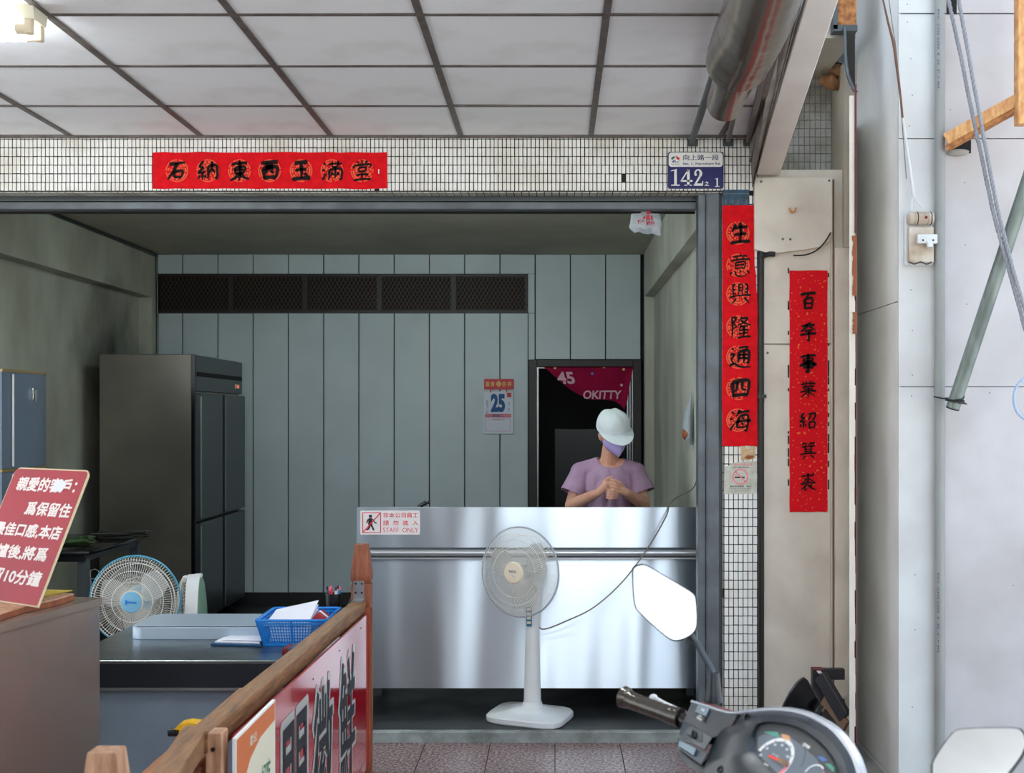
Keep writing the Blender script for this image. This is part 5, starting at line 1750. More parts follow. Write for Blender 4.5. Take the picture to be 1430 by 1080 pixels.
flat('printed_triangle', [(906, 292), (909, 299), (902, 299)], yq, 'bagred', t)
flat('printed_triangle', [(901, 300), (901, 306), (897, 305.5)], yq, 'bagred', t)
flat('printed_triangle', [(903.5, 300.5), (907, 300.5), (908, 307), (902.5, 306.5)], yq, 'bagred', t)
flat('printed_triangle', [(909, 301), (911, 301), (912, 307.5), (909, 307)], yq, 'bagred', t)
text('lettering', '佑學滷四', P(902, 311, yq), 24 / 290, 6 / 290, 'bagred', t, xd=V((1, 0, -.12)), off=.03)
obj('hook', MB().tube([P(895, 279, YBg), P(895, 283, YBg)], .003, 6), 'darkp', t)
# plastic bag on the right inner wall
t = thing('plastic_bag', 'white plastic bag hanging on the right inner wall beside the grey frame', 'bag', V((.73, 7.0, 1.4)))
rg = []
for i, (py, r) in enumerate(((548, .004), (560, .012), (575, .03), (595, .04), (612, .036), (622, .012))):
    z = CZ + (CY - py) / (FPX / 6.9)
    rg.append([V((.75 - .055 * 0 - r * (1 + math.cos(u)) * .6, 6.9 + r * 1.6 * math.sin(u), z)) for u in [2 * PI * k / 14 for k in range(14)]])
obj('bag_body', MB().loft(rg), 'bag', t)
obj('contents', MB().ell((.72, 6.9, CZ + (CY - 606) / (FPX / 6.9)), (.025, .06, .035), n=12), 'brownp', t)

# ================================================================== right side: switch, pipes, ropes
t = thing('pvc_pipe', 'straight grey plastic conduit running up the pillar front', 'pipe', (P(1313, 580, 5.085).x, 5.085, 0))
px_ = P(1313, 580, 5.085).x
obj('pipe', MB().cone((px_, 5.092, 0.0), (px_, 5.092, 4.9), .0205, n=24), 'pvc', t)
tm_ = text_mesh('PVC 1 1/2 E 25 S 20.8 LOT 07 · PVC CONDUIT', .01)
for nm, yc in (('lettering', 68), ('lettering', 856)):
    ht_ = 110 / (FPX / 5.07)
    text(nm, 'PVC  CNS 2302  E  25  2" × 4M', P(1310.5, yc, 5.0705), ht_, .0075, 'navytx', t, xd=V((0, 0, -1)), yd=V((1, 0, 0)), off=.0)
# knife switch
sy = 5.10
t = thing('knife_switch', 'old porcelain knife switch on the pillar left of the grey conduit', 'switch', P(1285, 370, 5.11))


def zz(py):
    return P(0, py, sy).z


def xx(px):
    return P(px, 0, sy).x


obj('back_plate', MB().box(xx(1264), xx(1303), 5.10, 5.119, zz(371), zz(300), .004), 'plastw', t)
obj('porcelain_base', MB().box(xx(1267), xx(1302), 5.075, 5.10, zz(368), zz(318), .005, 2), 'porc', t)
ds = MB().lathe([(.018, 0), (.026, .006), (.027, .022), (.024, .025), (.024, .027), (.027, .030), (.027, .075), (.024, .078), (.024, .080), (.027, .083), (.026, .10), (.018, .106)], (xx(1265.5), 5.085, zz(306)), V((1, 0, 0)), 24)
obj('drum_cover', ds, 'porc', t)
for px in (1278.5, 1297.5):
    obj('groove_band', MB().tube([V((xx(px), 5.085 + .0262 * math.cos(a), zz(306) + .0262 * math.sin(a))) for a in [2 * PI * k / 24 for k in range(24)]], .0022, 6, closed=True), 'darkp', t)
obj('drum_screw', MB().lathe([(.006, 0), (.006, .003)], (xx(1289), 5.058, zz(306)), V((0, -1, 0)), 12), 'maroon', t)
bl = obj('pull_bar', MB().box(xx(1276.5), xx(1304.5), 5.05, 5.08, zz(342.5), zz(329.5), .004, 2).box(xx(1289), xx(1297), 5.04, 5.06, zz(348), zz(339), .004, 2), 'plastw', t)
for px in (1284, 1298):
    obj('rivet', MB().lathe([(.004, 0), (.004, .002)], (xx(px), 5.05, zz(338)), V((0, -1, 0)), 10), 'darkp', bl)
obj('bottom_clip', MB().tube(catmull([P(1270, 366, 5.07), P(1277, 369, 5.07), P(1286, 366, 5.07), P(1294, 369, 5.07), P(1301, 366, 5.07)], 4), .0025, 6), 'darkp', t)
t = thing('switch_cable', 'white and brown cable hanging down to the old knife switch', 'cable', P(1278, 285, 5.09))
cA = catmull([P(1231, -10, 5.05), P(1240, 30, 5.07), P(1248, 62, 5.08), P(1252, 90, 5.08), P(1257, 130, 5.085), P(1261, 165, 5.09)], 6)
cB = catmull([P(1261, 165, 5.09), P(1265, 195, 5.09), P(1270, 230, 5.09), P(1276, 275, 5.09)], 6)
obj('bare_section', MB().tube(cA, [.003 + .003 * math.sin(PI * i / 30) for i in range(len(cA))], 8), 'wirebrown', t)
obj('white_section', MB().tube(cB, [.005 + .002 * i / 18 for i in range(len(cB))], 8), 'plastw', t)
obj('lead', MB().tube([P(1276, 275, 5.09), P(1273.5, 281, 5.085), P(1273, 294, 5.085)], .003, 6), 'plastw', t)
obj('lead', MB().tube([P(1276, 275, 5.09), P(1283, 284, 5.085), P(1288, 290, 5.085)], .003, 6), 'plastw', t)
tag(obj('wire', MB().tube(catmull([P(1240, -10, 5.06), P(1247, 40, 5.08), P(1252, 75, 5.09), P(1258, 150, 5.1), P(1266, 250, 5.11)], 6), .0018, 5), 'cordb'), 'thin grey wire beside the knife switch cable', 'wire')

# diagonal galvanised pipe lashed to the conduit
t = thing('galvanised_pipe', 'slanted galvanised steel pipe lashed to the grey conduit', 'pipe', P(1331, 570, 4.99))
a, b = P(1330.5, 570, 4.99), P(1448, 215, 4.75)
obj('pipe', MB().tube([a, b], .0265, 24), 'galv', t)
obj('pipe_mouth', MB().lathe([(.0268, 0), (.0268, .006), (.023, .006)], a + (a - b).normalized() * .004, (b - a), 20), 'darkp', t)
tie = MB().tube(catmull([P(1304, 554, 5.045), P(1318, 557, 5.04), P(1334, 559, 4.955), P(1345, 557, 4.96), P(1344, 551, 4.99), P(1330, 556, 5.03), P(1313, 556, 5.12)], 6), .003, 6)
obj('tie', tie.prism([P(1340, 556, 4.955), P(1352, 565.5, 4.955), P(1338, 564, 4.955)], V((0, .006, 0))).tube([P(1320, 558, 4.96), P(1334, 561, 4.95), P(1346, 560, 4.96)], .005, 6), 'darkp', t)


def rope(t, pts, r, m, turns):
    pts = catmull(pts, 10)
    N = len(pts)
    # resample finer
    fine = []
    for i in range(N - 1):
        for j in range(6):
            fine.append(pts[i].lerp(pts[i + 1], j / 6))
    fine.append(pts[-1])
    n = len(fine)
    for s in range(3):
        out = []
        for i, p in enumerate(fine):
            tg = (fine[min(i + 1, n - 1)] - fine[max(i - 1, 0)]).normalized()
            u = tg.orthogonal().normalized()
            u = V((1, 0, 0)) - tg * tg.x
            u.normalize()
            v = tg.cross(u)
            a = 2 * PI * (turns * i / n + s / 3)
            out.append(p + (u * math.cos(a) + v * math.sin(a)) * r * .5)
        obj('strand', MB().tube(out, r * .58, 5), m, t)


t = thing('rope', 'left one of two grey twisted ropes hanging before the slanted pipe', 'rope', P(1340, 100, 4.75))
rope(t, [P(1321, -15, 4.74), P(1340, 70, 4.73), P(1356, 150, 4.72), P(1372, 225, 4.71), P(1388, 300, 4.69), P(1412, 388, 4.68), P(1432, 462, 4.68)], .0075, 'rope', 22)
t = thing('rope', 'right one of two grey twisted ropes hanging before the slanted pipe', 'rope', P(1360, 100, 4.75))
rope(t, [P(1336, -15, 4.72), P(1350, 62, 4.71), P(1366, 150, 4.70), P(1380, 225, 4.69), P(1395, 300, 4.68), P(1417, 385, 4.67), P(1438, 455, 4.67)], .0075, 'rope', 22)
t = thing('rope_loop', 'pale blue rope loop at the right frame edge below the pipe', 'rope', P(1425, 560, 4.9))
rope(t, [P(1440, 522, 4.9), P(1425, 533, 4.9), P(1417, 548, 4.9), P(1417, 566, 4.9), P(1424, 580, 4.9), P(1440, 590, 4.9)], .006, 'ropeb', 9)
# rusted frame
t = thing('rusty_bracket', 'orange rusty steel bracket with slanted arm at the top right corner', 'bracket', P(1425, 170, 4.9))
obj('upright', MB().box(P(1422, 0, 4.88).x, P(1450, 0, 4.88).x, 4.88, 4.93, P(0, 173, 4.88).z, P(0, -60, 4.88).z, .003), 'rustp', t)
aa, bb = P(1322, 196, 5.06), P(1423, 140, 4.93)
obj('arm', MB().beam(aa, bb, .05, .048, bev=.002), 'rustp', t)
obj('arm_underside', MB().beam(aa + V((0, 0, -.034)), bb + V((0, 0, -.034)), .04, .018), 'rust', t)
hm = struct('hole_patch', MB().box(P(1324, 0, 5.118).x, P(1356, 0, 5.118).x, 5.1175, 5.1195, P(0, 214, 5.118).z, P(0, 193, 5.118).z).box(P(1322, 0, 5.118).x, P(1336, 0, 5.118).x, 5.1175, 5.1195, P(0, 20, 5.118).z, P(0, -5, 5.118).z), 'black')  # black plate stands in for the dark hole under the bracket arm
tag(obj('mortar_lump', MB().ell(P(1338, 213, 5.11), (.046, .012, .014), Matrix.Rotation(-.05, 3, 'Y'), 14), 'concf'), 'pale lump of mortar under the rusty bracket arm', 'mortar')

# ================================================================== black chair and steel frame by the boards
t = thing('black_chair', 'low glossy black moulded chair behind the scooter dashboard', 'chair', (1.0, 5.1, 0))
bo = [(1092, 1010), (1094, 990), (1099, 970), (1107, 955), (1113, 948.5), (1117, 947), (1122, 951), (1130, 964), (1141, 979), (1150, 990), (1146, 1000), (1140, 1012)]
rgs = []
for d, s in ((0, .96), (.004, 1), (.02, 1.0), (.026, .96)):
    c = P(1120, 985, 5.1)
    rgs.append([c + (P(x, y, 5.1) - c) * s + V((.02 * math.cos((y - 947) * .03), d + .05 * ((x - 1120) / 30) ** 2, 0)) for x, y in bo])
obj('backrest', MB().loft(rgs), 'glossb', t)
obj('edge_roll', MB().tube(catmull([P(1147, 985, 5.08), P(1140, 996, 5.08), P(1137, 1012, 5.08)], 4), .014, 10), 'glossb', t)
obj('seat', MB().box(.92, 1.12, 4.86, 5.16, .22, .245, .01, 2), 'glossb', t)
for x in (.94, 1.10):
    for y in (4.9, 5.12):
        obj('leg', MB().cone((x, y, 0), (x, y, .225), .012, n=10), 'blkst', t)
t = thing('metal_rack', 'black square steel rack with diagonal brace beside the pillar', 'frame', (1.2, 5.6, 0))
q1 = P(1141.5, 944, 5.6)
obj('leg', MB().box(q1.x - .026, q1.x + .026, 5.58, 5.62, 0, q1.z + .028, .002), 'blkst', t)
obj('top_rail', MB().box(q1.x + .026, 1.292, 5.60, 5.64, P(0, 950, 5.6).z, P(0, 935, 5.6).z, .002), 'blkst', t)
obj('brace', MB().beam(P(1146, 944, 5.55), P(1180, 1002, 5.44), .03, .062, bev=.002), 'blkst', t)
obj('lower_rail', MB().box(q1.x + .026, 1.292, 5.60, 5.62, P(0, 984, 5.6).z, P(0, 977, 5.6).z, .002), 'blkst', t)
obj('end_cap', MB().box(q1.x - .024, q1.x + .024, 5.57, 5.63, q1.z + .028, q1.z + .033), 'maroon', t, label='maroon end cap')
obj('label', MB().prism([P(1140, 937, 5.53), P(1146, 937, 5.53), P(1149, 941, 5.53), P(1143, 941, 5.53)], V((0, .001, 0))), 'sticker', t)
t = thing('brown_board', 'brown wooden board slanting below the black steel frame', 'board', (1.25, 5.5, 0))
obj('board', MB().beam(P(1150, 978, 5.57), P(1180, 1019, 5.44), .02, .085, bev=.002), 'boardg', t)
obj('dark_edge', MB().beam(P(1148, 1001, 5.56), P(1178, 1040, 5.44), .016, .09), 'dkgrey', t)

# ================================================================== SCOOTER
Rr = V((.43, -.89, -.13)).normalized()
Fw = V((.9, .43, 0)).normalized()
Uu = Rr.cross(Fw).normalized()
if Uu.z < 0:
    Uu = -Uu
D0 = P(1110, 1045, 2.0)
Nn = (-Fw * .72 + Uu * .69).normalized()
Gg = (Fw * .69 + Uu * .72).normalized()


def dp(px, py, off=0, o=None, n=None):
    """pixel -> point on the tilted instrument plane, raised by off along its normal"""
    o = o or D0
    n = n or Nn
    d = V(((px - CX) / FPX, 1, (CY - py) / FPX))
    c = V((0, 0, CZ))
    tt = (o + n * off - c).dot(n) / d.dot(n)
    return c + d * tt


sc = thing('scooter', 'dark grey motor scooter in the lower right foreground with two mirrors', 'scooter', (.2, 1.8, 0))
top = [(966, 980), (985, 986), (1003, 992), (1018, 996), (1030, 996), (1050, 994), (1075, 992), (1100, 993), (1125, 998), (1148, 1008), (1168, 1022), (1184, 1040), (1196, 1060), (1204, 1085), (1208, 1115)]
cowl_top = [(1030, 997), (1050, 995), (1075, 993), (1100, 994), (1125, 999), (1147, 1009), (1166, 1023), (1182, 1041), (1194, 1061), (1201, 1085), (1204, 1115)]
meter = [(1057, 1022), (1062, 1014), (1072, 1010.5), (1085, 1011), (1105, 1015.5), (1122, 1022.5), (1140, 1036), (1155, 1052), (1165, 1068), (1168, 1085), (1166, 1120), (1120, 1140), (1100, 1112), (1085, 1090), (1070, 1072), (1058, 1058), (1055, 1045), (1055, 1032)]
outer = [(1026, 1012), (1034, 1000), (1052, 996), (1075, 994), (1101, 995), (1125, 1000), (1147, 1010), (1165, 1024), (1181, 1043), (1193, 1065), (1199, 1110), (1150, 1170), (1080, 1160), (1020, 1140), (985, 1110), (984, 1072), (994, 1042), (1008, 1020)]
mid = [tuple(m_[i] * .45 + o_[i] * .55 for i in (0, 1)) for m_, o_ in zip(meter, outer)]
n_ = len(outer)
rings = [[dp(x, y, -.06) for x, y in outer], [dp(x, y, -.012) for x, y in outer], [dp(x, y, .0) for x, y in outer],
         [dp(x, y, .010) for x, y in mid], [dp(x * .85 + a * .15, y * .85 + b * .15, .008) for (x, y), (a, b) in zip(meter, outer)], [dp(x, y, .0) for x, y in meter], [dp(x, y, -.008) for x, y in meter]]
rings = [[p for p in catmull(r, 3, True)] for r in rings]
obj('instrument_cowl', MB().loft(rings, True, True), 'scoot', sc)
mt = obj('meter_face', MB().loft([catmull([dp(x, y, -.0075) for x, y in meter], 3, True), catmull([dp(x, y, -.006) for x, y in meter], 3, True)]), 'glassd', sc)


def dpoly(name, pix, off, m, parent=mt, th=.0008):
    return obj(name, MB().prism([dp(x, y, off) for x, y in pix], Nn * th), m, parent, smooth=False)


def dellipse(cx, cy, r, off, a0=0, a1=2 * PI, n=40, r2=0, ax=None):
    c = dp(cx, cy, off)
    u, v = Rr, Gg
    return [c + u * (r * math.cos(a0 + (a1 - a0) * k / n)) + v * (r * math.sin(a0 + (a1 - a0) * k / n)) for k in range(n + 1)]


def darc(name, cx, cy, ra, rb, a0, a1, off, m, n=30):
    A = dellipse(cx, cy, ra, off, a0, a1, n)
    B = dellipse(cx, cy, rb, off, a0, a1, n)
    mb = MB()
    va = [mb.bm.verts.new(p) for p in A]
    vb = [mb.bm.verts.new(p) for p in B]
    for i in range(n):
        mb.bm.faces.new((va[i], va[i + 1], vb[i + 1], vb[i]))
    return obj(name, mb, m, mt, smooth=False)


gc = (1079, 1061)
dpoly('grey_field', [(1059, 1030), (1068, 1026), (1100, 1028), (1120, 1042), (1140, 1060), (1155, 1085), (1150, 1110), (1115, 1110), (1095, 1090), (1075, 1070), (1058, 1052)], -.0052, 'meterg')
darc('speed_disc', gc[0], gc[1], .001, .041, 0, 2 * PI, -.0045, 'glassd', 40)
darc('speed_scale', gc[0], gc[1], .0375, .0405, -.1 * PI, 1.0 * PI, -.0038, 'white', 40)
darc('scale_ring', gc[0], gc[1], .034, .0375, .25, 1.0 * PI, -.0038, 'white', 40)
darc('red_zone', gc[0], gc[1], .032, .0385, -.30 * PI, .08 * PI, -.0034, 'pk2', 20)
for k, s_ in enumerate(('0', '20', '40', '60', '80', '100', '120')):
    a = PI * (1.05 - .17 * k)
    c = dp(gc[0], gc[1], -.003) + Rr * (.0285 * math.cos(a)) + Gg * (.0285 * math.sin(a))
    text('numeral', s_, c, .006 if k < 5 else .008, .0045, 'white', mt, xd=Rr, yd=Gg, off=.02)
    c = dp(gc[0], gc[1], -.003) + Rr * (.0358 * math.cos(a)) + Gg * (.0358 * math.sin(a))
    text('numeral', s_, c, .0045, .003, 'navytx', mt, xd=Rr, yd=Gg, off=.02)
obj('needle', MB().beam(dp(1074, 1056, 0), dp(1087, 1062, 0), .004, .0015, up=Nn), 'rd2', mt)
obj('needle_hub', MB().beam(dp(1086, 1061, 0), dp(1100, 1068, 0), .009, .001, up=Nn), 'boardg', mt)
text('lettering', '03136', dp(1083, 1055, -.0025), .017, .0025, 'white', mt, xd=Rr, yd=Gg, off=.0)
text('lettering', 'km/h', dp(1070, 1068, -.0025), .011, .004, 'white', mt, xd=Rr, yd=Gg, off=.02)
text('lettering', 'SYM', dp(1126, 1042, -.002), .016, .006, 'white', mt, xd=Rr, yd=Gg, off=.04)
dpoly('turn_lamp', [(1067, 1023), (1075, 1022.5), (1086, 1023), (1088.5, 1030), (1080, 1028)], -.0045, 'grn2')
dpoly('engine_lamp', [(1091, 1025.5), (1102, 1028), (1104.5, 1035), (1094, 1033)], -.0045, 'org2')
dpoly('beam_lamp', [(1141, 1057), (1149, 1057), (1156, 1063), (1149, 1064.5)], -.0040, 'blu2')
dpoly('turn_lamp', [(1152, 1067), (1160, 1067.5), (1165, 1073), (1164, 1079)], -.0040, 'grn2')
darc('gauge_slot', 1090, 1063, .044, .0465, .05 * PI, .42 * PI, -.0044, 'rimsil', 20)
darc('gauge_slot', 1090, 1063, .0445, .046, .06 * PI, .41 * PI, -.0040, 'glassd', 20)
darc('fuel_scale', 1136, 1083, .017, .0195, .35 * PI, 1.05 * PI, -.0040, 'white', 20)
darc('fuel_scale', 1136, 1083, .017, .0195, .0, .25 * PI, -.0040, 'pk2', 12)
obj('meter_lens', MB().loft([catmull([dp(x, y, -.0005) for x, y in meter], 3, True), catmull([dp(x, y, .0005) for x, y in meter], 3, True)]), 'lens', sc)
# silver rim
obj('silver_rim', MB().tube(catmull([dp(x, y, -.002 + (.0 if i > 4 else .002)) for i, (x, y) in enumerate(top)], 4), [.0028] * 12 + [.0028 + .0055 * min(1, (i / 30)) for i in range(45)], 8), 'rimsil', sc)
# front cowl on the far side of the rim
rg1 = [dp(x, y, -.004) for x, y in top]
rg2 = [p + Fw * (.035 if i < 5 else .006) - Uu * (.006 if i < 5 else .012) for i, p in enumerate(rg1)]
rg3 = [p + Fw * (.075 if i < 5 else .02) - Uu * (.07 if i < 5 else .09) for i, p in enumerate(rg1)]
rg4 = [p + Fw * (.06 if i < 5 else .0) - Uu * .16 for i, p in enumerate(rg1)]
obj('front_cowl', MB().loft([rg1, rg2, rg3, rg4], False, False, closed=False), 'scred', sc)
# left switch housing
hs = [(966, 981), (1003, 993), (1030, 998), (1036, 1003), (1020, 1020), (1003, 1035), (994, 1025), (985, 1050), (984, 1066), (975, 1075), (945, 1047), (949, 1011)]
face = [(966, 981), (1001, 992), (1030, 998.5), (1020, 1016), (996, 1031), (954, 1008)]
obj('switch_housing', MB().loft([[dp(x, y, -.05) for x, y in face], [dp(x, y, .0) for x, y in face]]), 'scoot', sc)
m2 = [(954, 1006), (996, 1030), (985, 1049), (948, 1026)]
obj('switch_block', MB().loft([[dp(x, y, -.05) for x, y in m2], [dp(x, y, .004) for x, y in m2], [dp(x * .94 + 970 * .06, y * .94 + 1028 * .06, .007) for x, y in m2]]), 'scootm', sc)
m3 = [(947, 1030), (989, 1053), (980, 1069), (945, 1045)]
obj('lower_switch_block', MB().loft([[dp(x, y, -.05) for x, y in m3], [dp(x, y, .0) for x, y in m3], [dp(x * .95 + 966 * .05, y * .95 + 1050 * .05, .003) for x, y in m3]]), 'scootm', sc)
und = [(946, 1040), (980, 1068), (1003, 1040), (1012, 1030), (1005, 1080), (985, 1085), (960, 1070), (948, 1055)]
obj('lower_cowl', MB().loft([[dp(x, y, -.07) for x, y in und], [dp(x, y, -.012) for x, y in und]]), 'scoot', sc)
nw = obj('slider_recess', MB().prism([dp(x, y, .0072) for x, y in ((959, 1018), (965, 1014), (981, 1024), (981, 1037), (974, 1036), (958, 1025))], Nn * .0006), 'scoot', sc, smooth=False)
obj('slider', MB().prism([dp(x, y, .008) for x, y in ((965, 1020), (970, 1022), (968, 1031), (962, 1028))], Nn * .007), 'scootm', sc)
obj('slider', MB().prism([dp(x, y, .008) for x, y in ((970, 1022), (973, 1024), (972, 1031), (968, 1031))], Nn * .003), 'glossb', sc)
obj('horn_button', MB().prism([dp(x, y, .0035) for x, y in ((951, 1037), (974, 1048), (970, 1057), (949, 1044))], Nn * .004), 'bluecup', sc)
obj('beam_switch', MB().prism([dp(x, y, .0005) for x, y in ((976, 986), (992, 991), (987, 1002), (972, 996))], Nn * .003), 'bluecup', sc)
obj('warning_label', MB().prism([dp(x, y, .0005) for x, y in ((972, 996), (987, 1002), (984, 1010), (970, 1002))], Nn * .001), 'glossb', sc)
text('lettering', 'HI', dp(981.5, 992, .0042), .008, .004, 'white', sc, xd=Rr, yd=Gg, off=.03)
text('lettering', 'LO', dp(978, 1000, .002), .007, .004, 'white', sc, xd=Rr, yd=Gg, off=.03)
text('lettering', 'PASSING', dp(976.5, 1004, .002), .016, .004, 'white', sc, xd=Rr, yd=Gg, off=.03)
for px, py in ((1045, 1004), (1008, 1077)):
    obj('screw', MB().lathe([(.0065, 0), (.0065, .006), (.004, .006), (.004, .002)], dp(px, py, .003), Nn, 14), 'glossb', sc)
# grip and lever
gp = [P(870, 973, 2.36), P(888, 981, 2.34), P(910, 989, 2.31), P(932, 997, 2.28), P(950, 1003, 2.26)]
gpc = catmull(gp, 8)
gr = []
for i in range(len(gpc)):
    u = i / (len(gpc) - 1)
    r = .0175 - .002 * math.sin(PI * u) + (.003 if u < .1 else 0)
    gr.append(r - (.0009 if i % 3 == 0 and i > 3 else 0))
obj('grip', MB().tube(gpc, gr, 20), 'grip', sc)
obj('bar_end', MB().lathe([(.012, 0), (.017, .004), (.017, .008)], gp[0] + (gp[0] - gp[1]).normalized() * .006, (gp[1] - gp[0]), 16), 'glossb', sc)
lv = obj('brake_lever', MB().tube(catmull([P(956, 996, 2.30), P(940, 989, 2.36), P(925, 981, 2.40), P(913, 974.5, 2.41)], 5), [.005] * 8 + [.004] * 8, 8), 'plastw', sc)
obj('lever_tip', MB().ell(P(912.5, 974.5, 2.41), (.008, .006, .007), n=12), 'plastw', sc)
# left mirror
ml = [(884, 800), (886, 793), (892, 790), (903, 790.5), (930, 806), (955, 821), (967, 829), (971.5, 838), (973, 870), (969, 883), (958, 891), (946, 894.5), (935, 892), (915, 876), (895, 857), (888, 848), (885, 830)]
nl = V((-.10, -1, .12)).normalized()
ol = P(930, 842, 2.27)
c_ = dp(930, 842, 0, ol, nl)


def mir(pix, o, n, c, s, off):
    return catmull([c + (dp(x, y, 0, o, n) - c) * s + n * off for x, y in pix], 3, True)


obj('mirror_housing', MB().loft([mir(ml, ol, nl, c_, .45, -.035), mir(ml, ol, nl, c_, .85, -.025), mir(ml, ol, nl, c_, 1.03, -.006), mir(ml, ol, nl, c_, 1.03, 0), mir(ml, ol, nl, c_, 1.0, .001)]), 'scoot', sc, label='left mirror housing')
obj('mirror_glass', MB().loft([mir(ml, ol, nl, c_, .985, .0012), mir(ml, ol, nl, c_, .985, .002)]), 'mirror', sc)
obj('mirror_stem', MB().tube(catmull([P(962, 886, 2.30), P(972, 898, 2.30), P(984, 918, 2.29), P(994, 936, 2.28), P(997, 948, 2.27)], 5), [.010, .009, .008, .007] + [.0058] * 17, 12), 'scootm', sc)
obj('stem_boot', MB().lathe([(.0105, 0), (.011, .004), (.0145, .038), (.017, .048), (.017, .052)], P(996.5, 940, 2.27), V((0, 0, -1)), 18), 'scoot', sc)
# right mirror
mrp = [(1302, 1075), (1303, 1066), (1313, 1048), (1327, 1029), (1334, 1022), (1345, 1019), (1385, 1017.5), (1418, 1018), (1428, 1023), (1432, 1034), (1429, 1052), (1405, 1085), (1375, 1120), (1350, 1130), (1310, 1128), (1302, 1110)]
nr = V((-.66, -1.29, 1.09)).normalized()
orr = P(1365, 1060, 1.62)
c_ = dp(1365, 1065, 0, orr, nr)
obj('mirror_housing', MB().loft([mir(mrp, orr, nr, c_, .45, -.035), mir(mrp, orr, nr, c_, .85, -.025), mir(mrp, orr, nr, c_, 1.03, -.006), mir(mrp, orr, nr, c_, 1.03, 0), mir(mrp, orr, nr, c_, 1.0, .001)]), 'scoot', sc, label='right mirror housing')
obj('mirror_glass', MB().loft([mir(mrp, orr, nr, c_, .985, .0012), mir(mrp, orr, nr, c_, .985, .002)]), 'mirror', sc)
hb = D0 - Uu * .04
obj('mirror_stem', MB().tube(catmull([c_ - nr * .03, c_ - nr * .03 + V((-.02, .0, -.08)), hb + Rr * .28 + Uu * .0, hb + Rr * .22 - Uu * .02], 5), .007, 12), 'scootm', sc)
# handlebar, right grip, body (outside the frame)
obj('handlebar', MB().tube(catmull([gp[-1], hb - Rr * .12 - Uu * .03, hb - Uu * .05, hb + Rr * .14 - Uu * .03, hb + Rr * .24 - Fw * .04], 5), .012, 12), 'glossb', sc)
rgp = [hb + Rr * .24 - Fw * .04, hb + Rr * .37 - Fw * .08]
obj('grip', MB().cone(rgp[0], rgp[1], .017, .018, 18), 'grip', sc)
Fh = V((Fw.x, Fw.y, 0)).normalized()
Rh = V((Rr.x, Rr.y, 0)).normalized()
ax = V((D0.x, D0.y, 0))
fwc = ax + Fh * .33
obj('steering_column', MB().tube([V((D0.x, D0.y, D0.z - .10)), ax + Fh * .12 + V((0, 0, .62)), ax + Fh * .20 + V((0, 0, .45))], [.03, .03, .028], 14), 'glossb', sc)


def ringat(o, wd, dp_, z, n=16):
    return [o + Rh * (wd * math.cos(2 * PI * k / n)) + Fh * (dp_ * math.sin(2 * PI * k / n)) + V((0, 0, z)) for k in range(n)]


obj('leg_shield', MB().loft([ringat(ax + Fh * .14, .10, .05, .84), ringat(ax + Fh * .17, .19, .07, .72), ringat(ax + Fh * .16, .20, .06, .5), ringat(ax + Fh * .06, .17, .06, .32), ringat(ax - Fh * .02, .15, .08, .27)]), 'scred', sc)
obj('floorboard', MB().loft([[ax + Rh * a * .15 + Fh * b + V((0, 0, z)) for a, b in ((-1, .02), (1, .02), (1, -.42), (-1, -.42))] for z in (.24, .30)]), 'scoot', sc)
bc2 = ax - Fh * .72
obj('rear_body', MB().loft([[bc2 + Rh * (a * w2) + Fh * b + V((0, 0, z)) for a, b in ((-1, .32), (1, .32), (1, -.34), (-1, -.34))] for z, w2 in ((.28, .14), (.45, .16), (.68, .13))]), 'scred', sc)
obj('seat', MB().loft([[bc2 + Rh * (a * w2) + Fh * b + V((0, 0, z)) for a, b in ((-1, .30), (-.5, .36), (.5, .36), (1, .30), (1, -.34), (-1, -.34))] for z, w2 in ((.68, .13), (.74, .14), (.77, .11))]), 'glossb', sc)
for wcn in (ax + Fh * .42, ax - Fh * .85):
    wn_ = obj('wheel', MB().tube([wcn + Fh * (.19 * math.cos(a)) + V((0, 0, .225 + .19 * math.sin(a))) for a in [2 * PI * k / 32 for k in range(32)]], .04, 12, closed=True), 'rubber', sc)
    obj('hub', MB().lathe([(.12, -.03), (.12, .03)], wcn + V((0, 0, .225)), Rh, 20), 'bluecup', wn_)
for s_ in (-1, 1):
    obj('fork_leg', MB().cone(ax + Fh * .20 + Rh * .055 * s_ + V((0, 0, .47)), ax + Fh * .42 + Rh * .055 * s_ + V((0, 0, .225)), .016, n=10), 'alu', sc)
obj('front_fender', MB().loft([[ax + Fh * .42 + Rh * (.055 * s2) + Fh * (r_ * math.cos(a)) + V((0, 0, .225 + r_ * math.sin(a))) for s2, r_ in ((-1, .245), (1, .245), (1, .25), (-1, .25))] for a in [.3 + 2.4 * k / 10 for k in range(11)]]), 'scred', sc)
obj('side_stand', MB().cone(ax - Fh * .25 - Rh * .12 + V((0, 0, .26)), ax - Fh * .30 - Rh * .24, .01, n=8), 'alu', sc)

# ================================================================== PERSON


def remesh(mb, vox, smooth_it=2):
    bm = mb.bm
    me = bpy.data.meshes.new('tmp')
    bm.to_mesh(me)
    bm.free()
    o = bpy.data.objects.new('tmp', me)
    COL.objects.link(o)
    m = o.modifiers.new('r', 'REMESH')
    m.mode = 'VOXEL'
    m.voxel_size = vox
    if smooth_it:
        s = o.modifiers.new('s', 'SMOOTH')
        s.factor = .5
        s.iterations = smooth_it
    dg = bpy.context.evaluated_depsgraph_get()
    r = bpy.data.meshes.new_from_object(o.evaluated_get(dg))
    bpy.data.objects.remove(o)
    r.shade_smooth()
    return r


